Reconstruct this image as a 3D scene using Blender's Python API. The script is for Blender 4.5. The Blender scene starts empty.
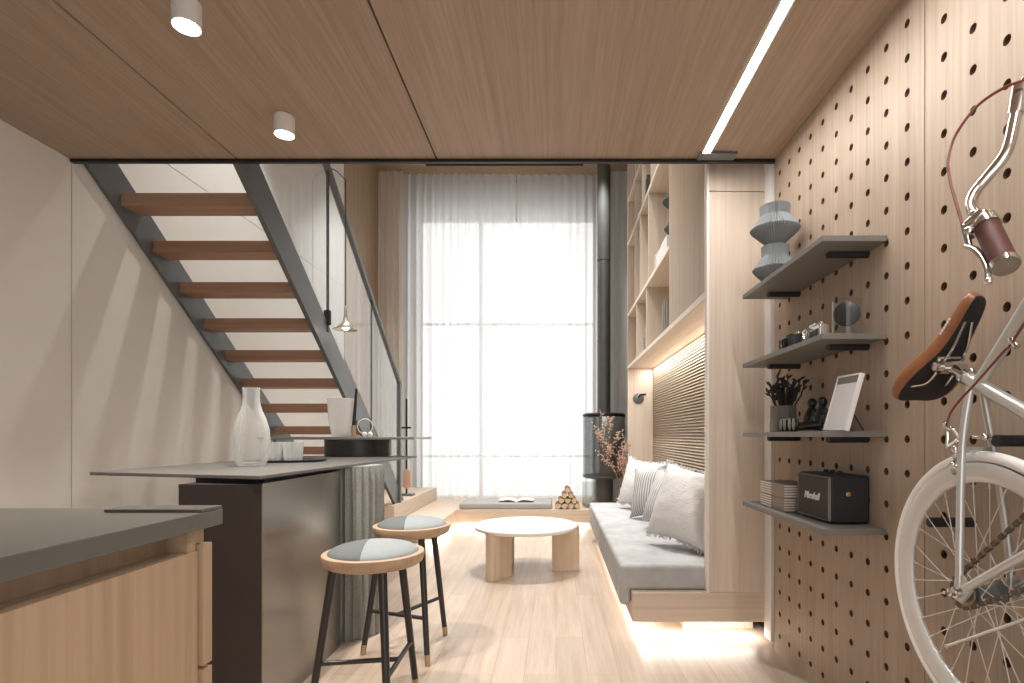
import bpy, bmesh, math, random
from mathutils import Vector, Matrix, noise as mnoise
random.seed(7)
PI = math.pi
SC = bpy.context.scene
COL = SC.collection

# ------------------------------------------------------------------ camera, world, lights, exposure
cam_d = bpy.data.cameras.new('camera')
cam = bpy.data.objects.new('camera', cam_d); COL.objects.link(cam)
cam.location = (0, 0, 1.094); cam.rotation_euler = (PI/2, 0, 0)
cam_d.sensor_width = 36.0; cam_d.lens = 36.0*548/1024
cam_d.shift_x = -44/1024; cam_d.shift_y = 93.5/1024
cam_d.clip_start = 0.02
SC.camera = cam
SC.view_settings.view_transform = 'Standard'
SC.view_settings.look = 'None'
SC.view_settings.exposure = 1.04
SC.view_settings.gamma = 1.0
SC.view_settings.use_curve_mapping = False

world = bpy.data.worlds.new('world'); SC.world = world
world.use_nodes = True
bg = world.node_tree.nodes['Background']
bg.inputs[0].default_value = (1.0, 0.975, 0.955, 1); bg.inputs[1].default_value = 0.98

def area(name, loc, rot, sx, sy, power, col=(1, 1, 1)):
    l = bpy.data.lights.new(name, 'AREA'); l.shape = 'RECTANGLE'; l.size = sx; l.size_y = sy
    l.energy = power; l.color = col
    o = bpy.data.objects.new(name, l); o.location = loc; o.rotation_euler = rot; COL.objects.link(o)
    return o
# hidden strips under the bench, the ledge and the bookcase
area('bench_strip_light', (0.50, 4.25, 0.095), (0, 0, 0), 0.05, 2.6, 3, (1, 0.94, 0.86))
area('bench_end_strip_light', (0.78, 2.97, 0.095), (0, 0, 0), 0.60, 0.05, 1.3, (1, 0.97, 0.93))
area('ledge_strip_light', (-0.40, 6.53, 0.055), (0, 0, 0), 1.5, 0.04, 9, (1, 0.94, 0.86))
area('ledge_side_strip_light', (-1.26, 5.95, 0.055), (0, 0, 0), 0.04, 1.0, 3, (1, 0.94, 0.86))
area('niche_strip_light', (1.02, 4.52, 1.83), (0, 0, 0), 0.03, 3.0, 8, (1, 0.98, 0.95))

# lamp over the table; other downlights unseen, added to brighten the window half
for x_, y_, e_ in ((-1.75, 4.1, 100), (-0.25, 4.44, 230), (-0.3, 5.9, 70), (-1.75, 6.2, 100), (0.40, 4.4, 60), (0.50, 6.7, 150)):
    l_ = bpy.data.lights.new('high_downlight_fill', 'SPOT'); l_.energy = e_; l_.spot_size = 1.35; l_.spot_blend = 0.8
    l_.shadow_soft_size = 0.05; l_.color = (1, 0.985, 0.965)
    o_ = bpy.data.objects.new('high_downlight_fill', l_); o_.location = (x_, y_, 4.74); COL.objects.link(o_)

# ------------------------------------------------------------------ colour and material helpers
def S(r, g, b):
    f = lambda c: (c/255/12.92) if c/255 <= 0.04045 else ((c/255+0.055)/1.055)**2.4
    return (f(r), f(g), f(b), 1)

def base_mat(name):
    m = bpy.data.materials.new(name); m.use_nodes = True
    nt = m.node_tree; p = nt.nodes['Principled BSDF']
    return m, nt, p

def coords(nt, scale=(1, 1, 1), rot=(0, 0, 0)):
    t = nt.nodes.new('ShaderNodeTexCoord'); mp = nt.nodes.new('ShaderNodeMapping')
    nt.links.new(t.outputs['Object'], mp.inputs[0])
    mp.inputs['Scale'].default_value = scale; mp.inputs['Rotation'].default_value = rot
    return mp.outputs[0]

def noise(nt, vec, scale, detail=3, rough=0.5):
    n = nt.nodes.new('ShaderNodeTexNoise'); n.inputs['Scale'].default_value = scale
    n.inputs['Detail'].default_value = detail; n.inputs['Roughness'].default_value = rough
    nt.links.new(vec, n.inputs['Vector']); return n.outputs['Fac']

def ramp(nt, fac, stops):
    r = nt.nodes.new('ShaderNodeValToRGB'); e = r.color_ramp.elements
    e[0].position, e[0].color = stops[0]; e[1].position, e[1].color = stops[-1]
    for p, c in stops[1:-1]:
        k = e.new(p); k.color = c
    nt.links.new(fac, r.inputs[0]); return r.outputs[0]

def mixc(nt, fac, a, b, mode='MIX'):
    n = nt.nodes.new('ShaderNodeMix'); n.data_type = 'RGBA'; n.blend_type = mode
    if isinstance(fac, float): n.inputs[0].default_value = fac
    else: nt.links.new(fac, n.inputs[0])
    for i, v in ((6, a), (7, b)):
        if isinstance(v, tuple): n.inputs[i].default_value = v
        else: nt.links.new(v, n.inputs[i])
    return n.outputs[2]

def bump(nt, p, h, strength, dist=0.002):
    b = nt.nodes.new('ShaderNodeBump'); b.inputs['Strength'].default_value = strength
    b.inputs['Distance'].default_value = dist
    nt.links.new(h, b.inputs['Height']); nt.links.new(b.outputs[0], p.inputs['Normal'])

def plain(name, c, rough=0.5, metal=0.0, spec=0.5, var=0.0, vscale=20, bmp=0.0, bscale=200, bdist=0.002):
    m, nt, p = base_mat(name)
    p.inputs['Roughness'].default_value = rough; p.inputs['Metallic'].default_value = metal
    p.inputs['Specular IOR Level'].default_value = spec
    v = coords(nt)
    d = 1-max(var, 0.02)
    dark = (c[0]*d, c[1]*d, c[2]*d, 1)
    nt.links.new(ramp(nt, noise(nt, v, vscale, 4), [(0.3, dark), (0.7, c)]), p.inputs['Base Color'])
    if bmp: bump(nt, p, noise(nt, v, bscale, 2), bmp, bdist)
    return m

def wood(name, c1, c2, axis='z', rough=0.5, fine=60, spec=0.3):
    """long streaks along one axis: c1 the dark grain, c2 the pale ground"""
    m, nt, p = base_mat(name)
    k = 0.025
    sc = {'x': (k, 1, 1), 'y': (1, k, 1), 'z': (1, 1, k)}[axis]
    v = coords(nt, sc)
    n1 = noise(nt, v, fine, 2, 0.6); n2 = noise(nt, v, fine*0.17, 3, 0.6)
    a = ramp(nt, n1, [(0.30, c1), (0.62, c2)])
    mid = tuple((c1[i]+c2[i])/2 for i in range(3))+(1,)
    b = ramp(nt, n2, [(0.32, mid), (0.66, c2)])
    nt.links.new(mixc(nt, 0.5, a, b), p.inputs['Base Color'])
    p.inputs['Roughness'].default_value = rough; p.inputs['Specular IOR Level'].default_value = spec
    bump(nt, p, n1, 0.08, 0.001)
    return m

def stone(name, c, c2, rough=0.45, scale=160):
    m, nt, p = base_mat(name); v = coords(nt)
    a = ramp(nt, noise(nt, v, scale, 4, 0.7), [(0.36, c2), (0.66, c)])
    b = ramp(nt, noise(nt, v, 5, 4, 0.6), [(0.3, tuple(x*0.8 for x in c[:3])+(1,)), (0.7, c)])
    nt.links.new(mixc(nt, 0.45, a, b), p.inputs['Base Color'])
    p.inputs['Roughness'].default_value = rough
    return m

def emit(name, c, s):
    m, nt, p = base_mat(name)
    p.inputs['Base Color'].default_value = c
    p.inputs['Emission Color'].default_value = c; p.inputs['Emission Strength'].default_value = s
    return m

def thin_glass(name, tint=(0.97, 0.98, 0.98, 1), refl=1.0, rough=0.0, ior=1.45):
    m = bpy.data.materials.new(name); m.use_nodes = True; nt = m.node_tree
    nt.nodes.remove(nt.nodes['Principled BSDF']); out = nt.nodes['Material Output']
    t = nt.nodes.new('ShaderNodeBsdfTransparent'); t.inputs[0].default_value = tint
    g = nt.nodes.new('ShaderNodeBsdfGlossy'); g.inputs['Roughness'].default_value = rough
    f = nt.nodes.new('ShaderNodeFresnel'); f.inputs[0].default_value = ior
    mu = nt.nodes.new('ShaderNodeMath'); mu.operation = 'MULTIPLY'; mu.inputs[1].default_value = refl
    ge = nt.nodes.new('ShaderNodeNewGeometry'); iv = nt.nodes.new('ShaderNodeMath'); iv.operation = 'SUBTRACT'; iv.inputs[0].default_value = 1
    nt.links.new(ge.outputs['Backfacing'], iv.inputs[1]); mf = nt.nodes.new('ShaderNodeMath'); mf.operation = 'MULTIPLY'
    nt.links.new(f.outputs[0], mf.inputs[0]); nt.links.new(iv.outputs[0], mf.inputs[1]); nt.links.new(mf.outputs[0], mu.inputs[0])
    mx = nt.nodes.new('ShaderNodeMixShader')
    nt.links.new(mu.outputs[0], mx.inputs[0]); nt.links.new(t.outputs[0], mx.inputs[1]); nt.links.new(g.outputs[0], mx.inputs[2])
    nt.links.new(mx.outputs[0], out.inputs[0])
    return m

def frosted(name, c, dens=0.5, rough=0.25):
    m = bpy.data.materials.new(name); m.use_nodes = True; nt = m.node_tree
    p = nt.nodes['Principled BSDF']; out = nt.nodes['Material Output']
    p.inputs['Base Color'].default_value = c; p.inputs['Roughness'].default_value = rough
    tl = nt.nodes.new('ShaderNodeBsdfTranslucent'); tl.inputs[0].default_value = c
    t = nt.nodes.new('ShaderNodeBsdfTransparent'); t.inputs[0].default_value = (0.97, 0.98, 0.98, 1)
    lw = nt.nodes.new('ShaderNodeLayerWeight'); lw.inputs[0].default_value = 0.35
    a = nt.nodes.new('ShaderNodeMixShader'); a.inputs[0].default_value = 0.5
    nt.links.new(p.outputs[0], a.inputs[1]); nt.links.new(tl.outputs[0], a.inputs[2])
    ma = nt.nodes.new('ShaderNodeMath'); ma.operation = 'MULTIPLY_ADD'; ma.use_clamp = True
    ma.inputs[1].default_value = 1.0-dens; ma.inputs[2].default_value = dens
    nt.links.new(lw.outputs['Facing'], ma.inputs[0])
    b = nt.nodes.new('ShaderNodeMixShader'); nt.links.new(ma.outputs[0], b.inputs[0])
    nt.links.new(t.outputs[0], b.inputs[1]); nt.links.new(a.outputs[0], b.inputs[2])
    nt.links.new(b.outputs[0], out.inputs[0])
    return m

def cloth_sheer(name, c, transp, transl):
    m = bpy.data.materials.new(name); m.use_nodes = True; nt = m.node_tree
    nt.nodes.remove(nt.nodes['Principled BSDF']); out = nt.nodes['Material Output']
    d = nt.nodes.new('ShaderNodeBsdfDiffuse'); d.inputs[0].default_value = c
    tl = nt.nodes.new('ShaderNodeBsdfTranslucent'); tl.inputs[0].default_value = c
    t = nt.nodes.new('ShaderNodeBsdfTransparent')
    a = nt.nodes.new('ShaderNodeMixShader'); a.inputs[0].default_value = transl
    nt.links.new(d.outputs[0], a.inputs[1]); nt.links.new(tl.outputs[0], a.inputs[2])
    b = nt.nodes.new('ShaderNodeMixShader'); b.inputs[0].default_value = transp
    nt.links.new(a.outputs[0], b.inputs[1]); nt.links.new(t.outputs[0], b.inputs[2])
    nt.links.new(b.outputs[0], out.inputs[0])
    return m

def floor_mat():
    m, nt, p = base_mat('oak floor')
    t = nt.nodes.new('ShaderNodeTexCoord'); mp = nt.nodes.new('ShaderNodeMapping')
    nt.links.new(t.outputs['Object'], mp.inputs[0]); mp.inputs['Rotation'].default_value = (0, 0, PI/2)
    br = nt.nodes.new('ShaderNodeTexBrick'); br.offset = 0.37
    br.inputs['Color1'].default_value = S(186, 168, 152); br.inputs['Color2'].default_value = S(196, 178, 161)
    br.inputs['Mortar'].default_value = S(160, 142, 126)
    br.inputs['Scale'].default_value = 1.0; br.inputs['Mortar Size'].default_value = 0.0012
    br.inputs['Brick Width'].default_value = 1.25; br.inputs['Row Height'].default_value = 0.145
    nt.links.new(mp.outputs[0], br.inputs['Vector'])
    v = coords(nt, (1, 0.06, 1))
    g = ramp(nt, noise(nt, v, 26, 4, 0.65), [(0.3, (0.74, 0.70, 0.66, 1)), (0.62, (1, 1, 1, 1))])
    nt.links.new(mixc(nt, 0.8, br.outputs['Color'], g, 'MULTIPLY'), p.inputs['Base Color'])
    p.inputs['Roughness'].default_value = 0.33; p.inputs['Specular IOR Level'].default_value = 0.4
    return m

def stripes(name, c1, c2, axis='z', freq=60, rough=0.9):
    m, nt, p = base_mat(name)
    w = nt.nodes.new('ShaderNodeTexWave'); w.wave_type = 'BANDS'; w.bands_direction = axis.upper()
    w.inputs['Scale'].default_value = freq; w.inputs['Distortion'].default_value = 0.6
    nt.links.new(coords(nt), w.inputs['Vector'])
    nt.links.new(ramp(nt, w.outputs['Fac'], [(0.25, c1), (0.7, c2)]), p.inputs['Base Color'])
    p.inputs['Roughness'].default_value = rough; p.inputs['Specular IOR Level'].default_value = 0.1
    return m

M = {}
M['ceiling_wood'] = wood('ceiling veneer', S(144, 123, 105), S(176, 153, 133), 'y', 0.45, 95)
M['peg_wood'] = wood('pegboard veneer', S(152, 134, 117), S(180, 161, 143), 'z', 0.5, 70)
M['oak'] = wood('pale oak upright', S(192, 175, 158), S(216, 200, 183), 'z', 0.5, 50)
M['oak_y'] = wood('pale oak lengthwise', S(192, 174, 154), S(216, 200, 180), 'y', 0.5, 50)
M['oak_x'] = wood('pale oak crosswise', S(188, 170, 150), S(212, 195, 175), 'x', 0.5, 50)
M['oak_edge'] = plain('pale shelf edge', S(232, 222, 212), 0.5)
M['door_wood'] = wood('taupe veneer door', S(158, 138, 117), S(188, 167, 145), 'z', 0.5, 45)
M['cab_wood'] = wood('kitchen cabinet oak', S(160, 134, 108), S(186, 160, 133), 'z', 0.5, 40)
M['tread_wood'] = wood('stair tread walnut', S(146, 112, 90), S(174, 138, 114), 'x', 0.5, 45)
M['dark_wood'] = wood('brown wall veneer', S(150, 126, 102), S(178, 154, 129), 'z', 0.5, 30)
M['table_wood'] = wood('table leg ash', S(192, 168, 142), S(218, 197, 172), 'z', 0.5, 30)
M['wall'] = plain('light plaster panel', S(232, 229, 222), 0.42, 0, 0.4, 0.03, 3)
M['white'] = plain('white paint', S(232, 230, 228), 0.5)
M['warmwhite'] = plain('warm white paint', S(226, 220, 213), 0.5)
M['gap'] = plain('dark joint', S(60, 48, 40), 0.9, 0, 0.1)
M['hole'] = plain('shade darkened hole edge', S(104, 78, 62), 0.9, 0, 0.1)  # brown veneer edge, darkened to paint in the shade inside each hole
M['steel'] = plain('dark grey steel', S(108, 110, 111), 0.38, 0.35, 0.5, 0.08, 8)
M['blacksteel'] = plain('black steel', S(42, 40, 40), 0.4, 0.4)
M['black'] = plain('matt black', S(36, 35, 37), 0.6)
M['glossblack'] = plain('gloss black', S(24, 24, 26), 0.18)
M['bronze'] = plain('bronzed steel cladding', S(158, 156, 150), 0.26, 0.9, 0.5, 0.1, 4)
M['darkpanel'] = plain('dark brown panel', S(56, 49, 48), 0.5)
M['bartop'] = stone('grey stone slab', S(116, 114, 110), S(80, 78, 76), 0.35)
M['slab'] = stone('upper stone slab', S(168, 168, 162), S(128, 128, 124), 0.4)
M['flute'] = stone('fluted grey stone', S(166, 166, 160), S(124, 124, 120), 0.6, 120)
M['disc'] = plain('black stone drum', S(52, 50, 49), 0.4, 0, 0.5, 0.15, 40)
M['slate'] = plain('polished slate', S(92, 90, 88), 0.2, 0, 0.5, 0.1, 30)
M['worktop'] = plain('charcoal worktop', S(96, 95, 89), 0.4, 0, 0.5, 0.08, 60)
M['shelf_grey'] = plain('grey laminate shelf', S(120, 116, 110), 0.5, 0, 0.4, 0.05, 30)
M['floor'] = floor_mat()
M['sheer'] = cloth_sheer('sheer white voile', (0.82, 0.835, 0.85, 1), 0.22, 0.80)
M['drape'] = cloth_sheer('beige drape', S(226, 218, 206), 0.05, 0.45)
M['greydrape'] = cloth_sheer('grey drape', S(214, 214, 210), 0.0, 0.3)
M['glass'] = thin_glass('clear glass', refl=1.8)
M['jar'] = thin_glass('jar glass', (0.93, 0.94, 0.94, 1), 1.5)
M['smoke'] = thin_glass('smoked glass', (0.50, 0.51, 0.51, 1), 1.2, 0.03)
M['frost'] = frosted('frosted glass', (0.93, 0.93, 0.92, 1), 0.10)
M['frost3'] = frosted('frosted tumbler glass', (0.94, 0.94, 0.93, 1), 0.26)
M['frost2'] = frosted('milky glass', (0.95, 0.93, 0.91, 1), 0.72)
M['fabric'] = plain('light grey upholstery', S(188, 187, 186), 0.95, 0, 0.1, 0.22, 9, 0.5, 300)
M['fabric_dark'] = plain('grey bolster fabric', S(172, 171, 169), 0.95, 0, 0.1, 0.1, 40, 0.4, 300)
M['pad'] = plain('grey seat pad cloth', S(150, 153, 154), 0.95, 0, 0.1, 0.1, 60, 0.4, 400)
M['pillow_white'] = plain('white fluffy cloth', S(222, 220, 217), 0.95, 0, 0.1, 0.05, 60, 0.6, 120, 0.006)
M['pillow_str'] = stripes('fine grey stripe cloth', S(142, 140, 138), S(196, 194, 192), 'x', 13)
M['pillow_str2'] = stripes('pale grey stripe cloth', S(168, 166, 164), S(208, 206, 203), 'x', 13)
M['stool_wood'] = wood('stool oak', S(162, 135, 111), S(190, 163, 138), 'x', 0.5, 40)
M['stool_a'] = plain('slate seat cloth', S(110, 114, 115), 0.95, 0, 0.1, 0.06, 80, 0.3, 500)
M['stool_b'] = plain('pale blue grey seat cloth', S(152, 158, 161), 0.95, 0, 0.1, 0.06, 80, 0.3, 500)
M['stool_leg'] = plain('black lacquered wood', S(46, 42, 41), 0.35)
M['brass'] = plain('brass', S(184, 164, 132), 0.3, 0.9)
M['chrome'] = plain('chrome', S(214, 212, 208), 0.16, 1.0)
M['spoke'] = plain('bright spoke wire', S(224, 220, 214), 0.35, 0.5)
M['silver'] = plain('silver paint', S(204, 202, 198), 0.3, 0.55)
M['tyre'] = plain('white rubber', S(246, 245, 242), 0.5)
M['rim'] = plain('white alloy rim', S(222, 220, 216), 0.35, 0.2)
M['leather'] = plain('brown leather', S(150, 96, 62), 0.4, 0, 0.5, 0.25, 14)
M['grip'] = plain('dark brown leather grip', S(92, 52, 44), 0.55, 0, 0.4, 0.1, 60)
M['cable'] = plain('red brown cable', S(116, 58, 48), 0.4)
M['chain_dark'] = plain('oily chain metal', S(98, 88, 78), 0.5, 0.5)
M['chainm'] = plain('dark chain metal', S(150, 136, 120), 0.4, 0.8)
M['copper'] = plain('copper', S(206, 166, 144), 0.35, 0.3)
M['pleat'] = plain('grey pleated ceramic', S(126, 130, 132), 0.7, 0, 0.3, 0.08, 20)
M['pleat_dark'] = plain('green grey pleated ceramic', S(96, 104, 100), 0.7, 0, 0.3, 0.08, 20)
M['concrete'] = plain('concrete pot', S(128, 122, 116), 0.8, 0, 0.2, 0.1, 40)
M['bookgrey'] = plain('grey book cloth', S(150, 143, 138), 0.8)
M['bookwhite'] = plain('white book cover', S(230, 227, 222), 0.6)
M['bookdark'] = plain('dark book cover', S(74, 66, 62), 0.6)
M['page'] = plain('paper', S(240, 238, 232), 0.8)
M['bark'] = plain('log bark', S(140, 112, 92), 0.9, 0, 0.1, 0.4, 30, 0.8, 60)
M['logend'] = plain('cut log end', S(214, 188, 158), 0.8, 0, 0.1, 0.15, 40)
M['twig'] = plain('dry twig', S(132, 98, 82), 0.8)
M['bud'] = plain('dry pink blossom', S(206, 172, 152), 0.8, 0, 0.2, 0.2, 60)
M['beige_box'] = plain('taupe box', S(150, 138, 126), 0.6, 0, 0.3, 0.05, 30)
M['blackleather'] = plain('black vinyl', S(38, 38, 41), 0.55, 0, 0.4, 0.1, 60, 0.5, 500)
M['grille'] = stripes('grey speaker cloth', S(66, 64, 62), S(96, 92, 88), 'z', 120, 0.8)
M['lampmetal'] = plain('warm silver metal', S(196, 186, 174), 0.3, 0.8)
M['gold'] = plain('gold metal', S(204, 168, 110), 0.3, 0.9)
M['tabletop'] = plain('white table top', S(244, 240, 234), 0.45)
M['ribbed'] = wood('ribbed wood', S(180, 160, 140), S(204, 184, 163), 'y', 0.55, 40)
M['stove'] = plain('gunmetal steel', S(98, 99, 95), 0.35, 0.2, 0.5, 0.1, 10)
M['led'] = emit('led diffuser', (1.0, 0.97, 0.94, 1), 48)
M['lens'] = emit('spot lens', (1.0, 0.96, 0.90, 1), 30)
M['bulb'] = emit('pendant bulb', (1.0, 0.9, 0.75, 1), 8)
M['screen'] = plain('pale print', S(226, 226, 228), 0.25)
M['gauze'] = plain('dusky disc', S(34, 34, 36), 0.4)

# ------------------------------------------------------------------ mesh helpers
class MB:
    def __init__(s): s.bm = bmesh.new()
    def box(s, x0, x1, y0, y1, z0, z1, mi=0, mat=None):
        vs = [s.bm.verts.new(v) for v in ((x0,y0,z0),(x1,y0,z0),(x1,y1,z0),(x0,y1,z0),(x0,y0,z1),(x1,y0,z1),(x1,y1,z1),(x0,y1,z1))]
        if mat is not None:
            for v in vs: v.co = mat @ v.co
        for f in ((0,3,2,1),(4,5,6,7),(0,1,5,4),(1,2,6,5),(2,3,7,6),(3,0,4,7)):
            s.bm.faces.new([vs[i] for i in f]).material_index = mi
        return s
    def quad(s, a, b, c, d, mi=0):
        f = s.bm.faces.new([s.bm.verts.new(v) for v in (a, b, c, d)]); f.material_index = mi; return s
    def prism(s, pts, axis, lo, hi, mi=0):
        def P(u, v, w): return {'x': (w, u, v), 'y': (u, w, v), 'z': (u, v, w)}[axis]
        a = [s.bm.verts.new(P(u, v, lo)) for u, v in pts]; b = [s.bm.verts.new(P(u, v, hi)) for u, v in pts]
        n = len(pts)
        s.bm.faces.new(a[::-1]).material_index = mi; s.bm.faces.new(b).material_index = mi
        for i in range(n):
            s.bm.faces.new((a[i], a[(i+1) % n], b[(i+1) % n], b[i])).material_index = mi
        return s
    def lathe(s, prof, c=(0, 0, 0), seg=32, axis='z', rf=None, mi=0, caps=True, mat=None):
        rings = []
        for r, h in prof:
            ring = []
            for i in range(seg):
                a = 2*PI*i/seg; rr = r*(rf(a, h, r) if rf else 1)
                u, v = rr*math.cos(a), rr*math.sin(a)
                p = {'z': (u, v, h), 'x': (h, u, v), 'y': (v, h, u)}[axis]
                p = Vector(p)
                if mat is not None: p = mat @ p
                ring.append(s.bm.verts.new(p+Vector(c)))
            rings.append(ring)
        for a, b in zip(rings, rings[1:]):
            for i in range(seg):
                s.bm.faces.new((a[i], a[(i+1) % seg], b[(i+1) % seg], b[i])).material_index = mi
        if caps:
            s.bm.faces.new(rings[0][::-1]).material_index = mi; s.bm.faces.new(rings[-1]).material_index = mi
        return s
    def tube(s, pts, r, seg=10, caps=True, mi=0, flat=None):
        pts = [Vector(p) for p in pts]; n = len(pts)
        rs = r if isinstance(r, (list, tuple)) else [r]*n
        rings = []; up = None
        for i, p in enumerate(pts):
            t = (pts[min(i+1, n-1)]-pts[max(i-1, 0)])
            t = t.normalized() if t.length > 1e-9 else Vector((0, 0, 1))
            if up is None:
                up = Vector((0, 0, 1)) if abs(t.z) < 0.9 else Vector((0, 1, 0))
            b = t.cross(up).normalized(); up = b.cross(t).normalized()
            ky = flat if flat else 1
            rings.append([s.bm.verts.new(p+rs[i]*(math.cos(2*PI*k/seg)*b+ky*math.sin(2*PI*k/seg)*up)) for k in range(seg)])
        for a, b in zip(rings, rings[1:]):
            for i in range(seg):
                s.bm.faces.new((a[i], a[(i+1) % seg], b[(i+1) % seg], b[i])).material_index = mi
        if caps:
            s.bm.faces.new(rings[0][::-1]).material_index = mi; s.bm.faces.new(rings[-1]).material_index = mi
        return s
    def ball(s, c, rx, ry=None, rz=None, seg=16, mi=0, mat=None):
        ry = rx if ry is None else ry; rz = rx if rz is None else rz
        nv = max(5, seg*2//3)
        def V(x, y, z):
            p = Vector((x*rx, y*ry, z*rz))
            return s.bm.verts.new((mat @ p if mat is not None else p)+Vector(c))
        top, bot = V(0, 0, 1), V(0, 0, -1)
        rings = [[V(math.sin(PI*j/nv)*math.cos(2*PI*k/seg), math.sin(PI*j/nv)*math.sin(2*PI*k/seg), math.cos(PI*j/nv)) for k in range(seg)] for j in range(1, nv)]
        for k in range(seg):
            n = (k+1) % seg
            s.bm.faces.new((top, rings[0][k], rings[0][n])).material_index = mi
            s.bm.faces.new((bot, rings[-1][n], rings[-1][k])).material_index = mi
            for A, B in zip(rings, rings[1:]):
                s.bm.faces.new((A[k], B[k], B[n], A[n])).material_index = mi
        return s
    def torus(s, c, R, r, axis='x', seg=64, sub=12, kr=1.0, kw=1.0, mi=0):
        rings = []
        for i in range(seg):
            a = 2*PI*i/seg; ring = []
            for k in range(sub):
                b = 2*PI*k/sub; rr = R+kr*r*math.cos(b); w = kw*r*math.sin(b)
                u, v = rr*math.cos(a), rr*math.sin(a)
                p = {'x': (w, u, v), 'y': (u, w, v), 'z': (u, v, w)}[axis]
                ring.append(s.bm.verts.new(Vector(p)+Vector(c)))
            rings.append(ring)
        for i in range(seg):
            a, b = rings[i], rings[(i+1) % seg]
            for k in range(sub):
                s.bm.faces.new((a[k], a[(k+1) % sub], b[(k+1) % sub], b[k])).material_index = mi
        return s
    def build(s, name, mats, parent=None, bevel=0, smooth=True, angle=40, doubles=False, sub=0, solid=0):
        if doubles: bmesh.ops.remove_doubles(s.bm, verts=s.bm.verts, dist=1e-5)
        bmesh.ops.recalc_face_normals(s.bm, faces=s.bm.faces)
        me = bpy.data.meshes.new(name); s.bm.to_mesh(me); s.bm.free()
        for m in (mats if isinstance(mats, (list, tuple)) else [mats]): me.materials.append(m)
        if smooth:
            me.polygons.foreach_set('use_smooth', [True]*len(me.polygons))
            me.set_sharp_from_angle(angle=math.radians(angle))
        o = bpy.data.objects.new(name, me); COL.objects.link(o)
        if parent is not None:
            o.parent = parent
            o.location = -Vector(parent.get('_org', (0, 0, 0)))   # meshes are written in room coordinates
        if solid:
            md = o.modifiers.new('thickness', 'SOLIDIFY'); md.thickness = solid; md.offset = 0
        if sub:
            md = o.modifiers.new('sub', 'SUBSURF'); md.levels = sub; md.render_levels = sub
        if bevel:
            md = o.modifiers.new('bevel', 'BEVEL'); md.width = bevel; md.segments = 2; md.limit_method = 'ANGLE'
            md.angle_limit = math.radians(50)
        return o

def tag(o, label=None, cat=None, group=None, kind=None):
    if label: o['label'] = label
    if cat: o['category'] = cat
    if group: o['group'] = group
    if kind: o['kind'] = kind
    return o

def thing(name, label, cat, loc=(0, 0, 0), group=None):
    o = bpy.data.objects.new(name, None); COL.objects.link(o)
    o.empty_display_size = 0.05; o.location = loc
    tag(o, label, cat, group)
    o['_org'] = list(loc)
    return o
def struct(o, label=None):
    o['kind'] = 'structure'
    if label: o['label'] = label
    return o
def smooth_path(pts, n=8):
    """Catmull-Rom through the points"""
    P = [Vector(p) for p in pts]; P = [2*P[0]-P[1]]+P+[2*P[-1]-P[-2]]; out = []
    for i in range(1, len(P)-2):
        for k in range(n):
            t = k/n; a, b, c, d = P[i-1], P[i], P[i+1], P[i+2]
            out.append(0.5*((2*b)+(c-a)*t+(2*a-5*b+4*c-d)*t*t+(3*b-a-3*c+d)*t**3))
    out.append(P[-2]); return out

# ================================================================== THE ROOM
XL, XR, YB, YM, YW = -2.475, 1.115, -0.65, 2.80, 8.0
ZC, ZU = 2.50, 4.78

struct(MB().box(XL-0.2, XR+0.2, YB, YW+0.2, -0.12, 0).build('floor', M['floor'], smooth=False), 'pale oak plank floor')

# low veneered ceiling: three panels with open joints under the mezzanine slab
c = MB(); g = 0.004
for x0, x1 in ((XL, -1.625-g), (-1.625+g, -0.608-g), (-0.608+g, XR+0.02)):
    c.box(x0, x1, YB, YM-0.012, ZC, ZC+0.02)
ceil = struct(c.build('ceiling', M['ceiling_wood'], smooth=False), 'brown veneered low ceiling with fine joints')
struct(MB().box(XL-0.2, XR+0.2, YB, YM-0.012, ZC+0.022, ZC+0.30).build('ceiling_slab', M['gap'], smooth=False))
struct(MB().box(XL, XR+0.02, YM-0.012, YM+0.012, ZC-0.016, ZC+0.30).build('trim_1', M['blacksteel'], bevel=0.002), 'dark steel edge of the low ceiling')
struct(MB().box(XL-0.2, XR+0.2, YM-0.1, YW+0.2, ZU, ZU+0.15).build('ceiling_upper', M['dark_wood'], smooth=False), 'brown veneered high ceiling by the window')

# left wall: plaster panels with thin joints, brown veneer near the window
w = MB(); j = 0.003
w.box(XL-0.2, XL-0.012, YB, YW, 0, ZU, 1)
for y0, y1 in ((YB, 0.55), (0.55, YM), (YM, 6.40)):
    for z0, z1 in ((0, 2.82), (2.82, ZU)):
        w.box(XL-0.012, XL, y0+j, y1-j, z0+j, z1-j, 0)
w.box(XL-0.012, XL+0.004, 6.40, YW, 0, ZU, 2)
struct(w.build('wall_left', [M['wall'], M['gap'], M['dark_wood']], smooth=False), 'pale plaster panelled wall beside the stairs')

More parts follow.
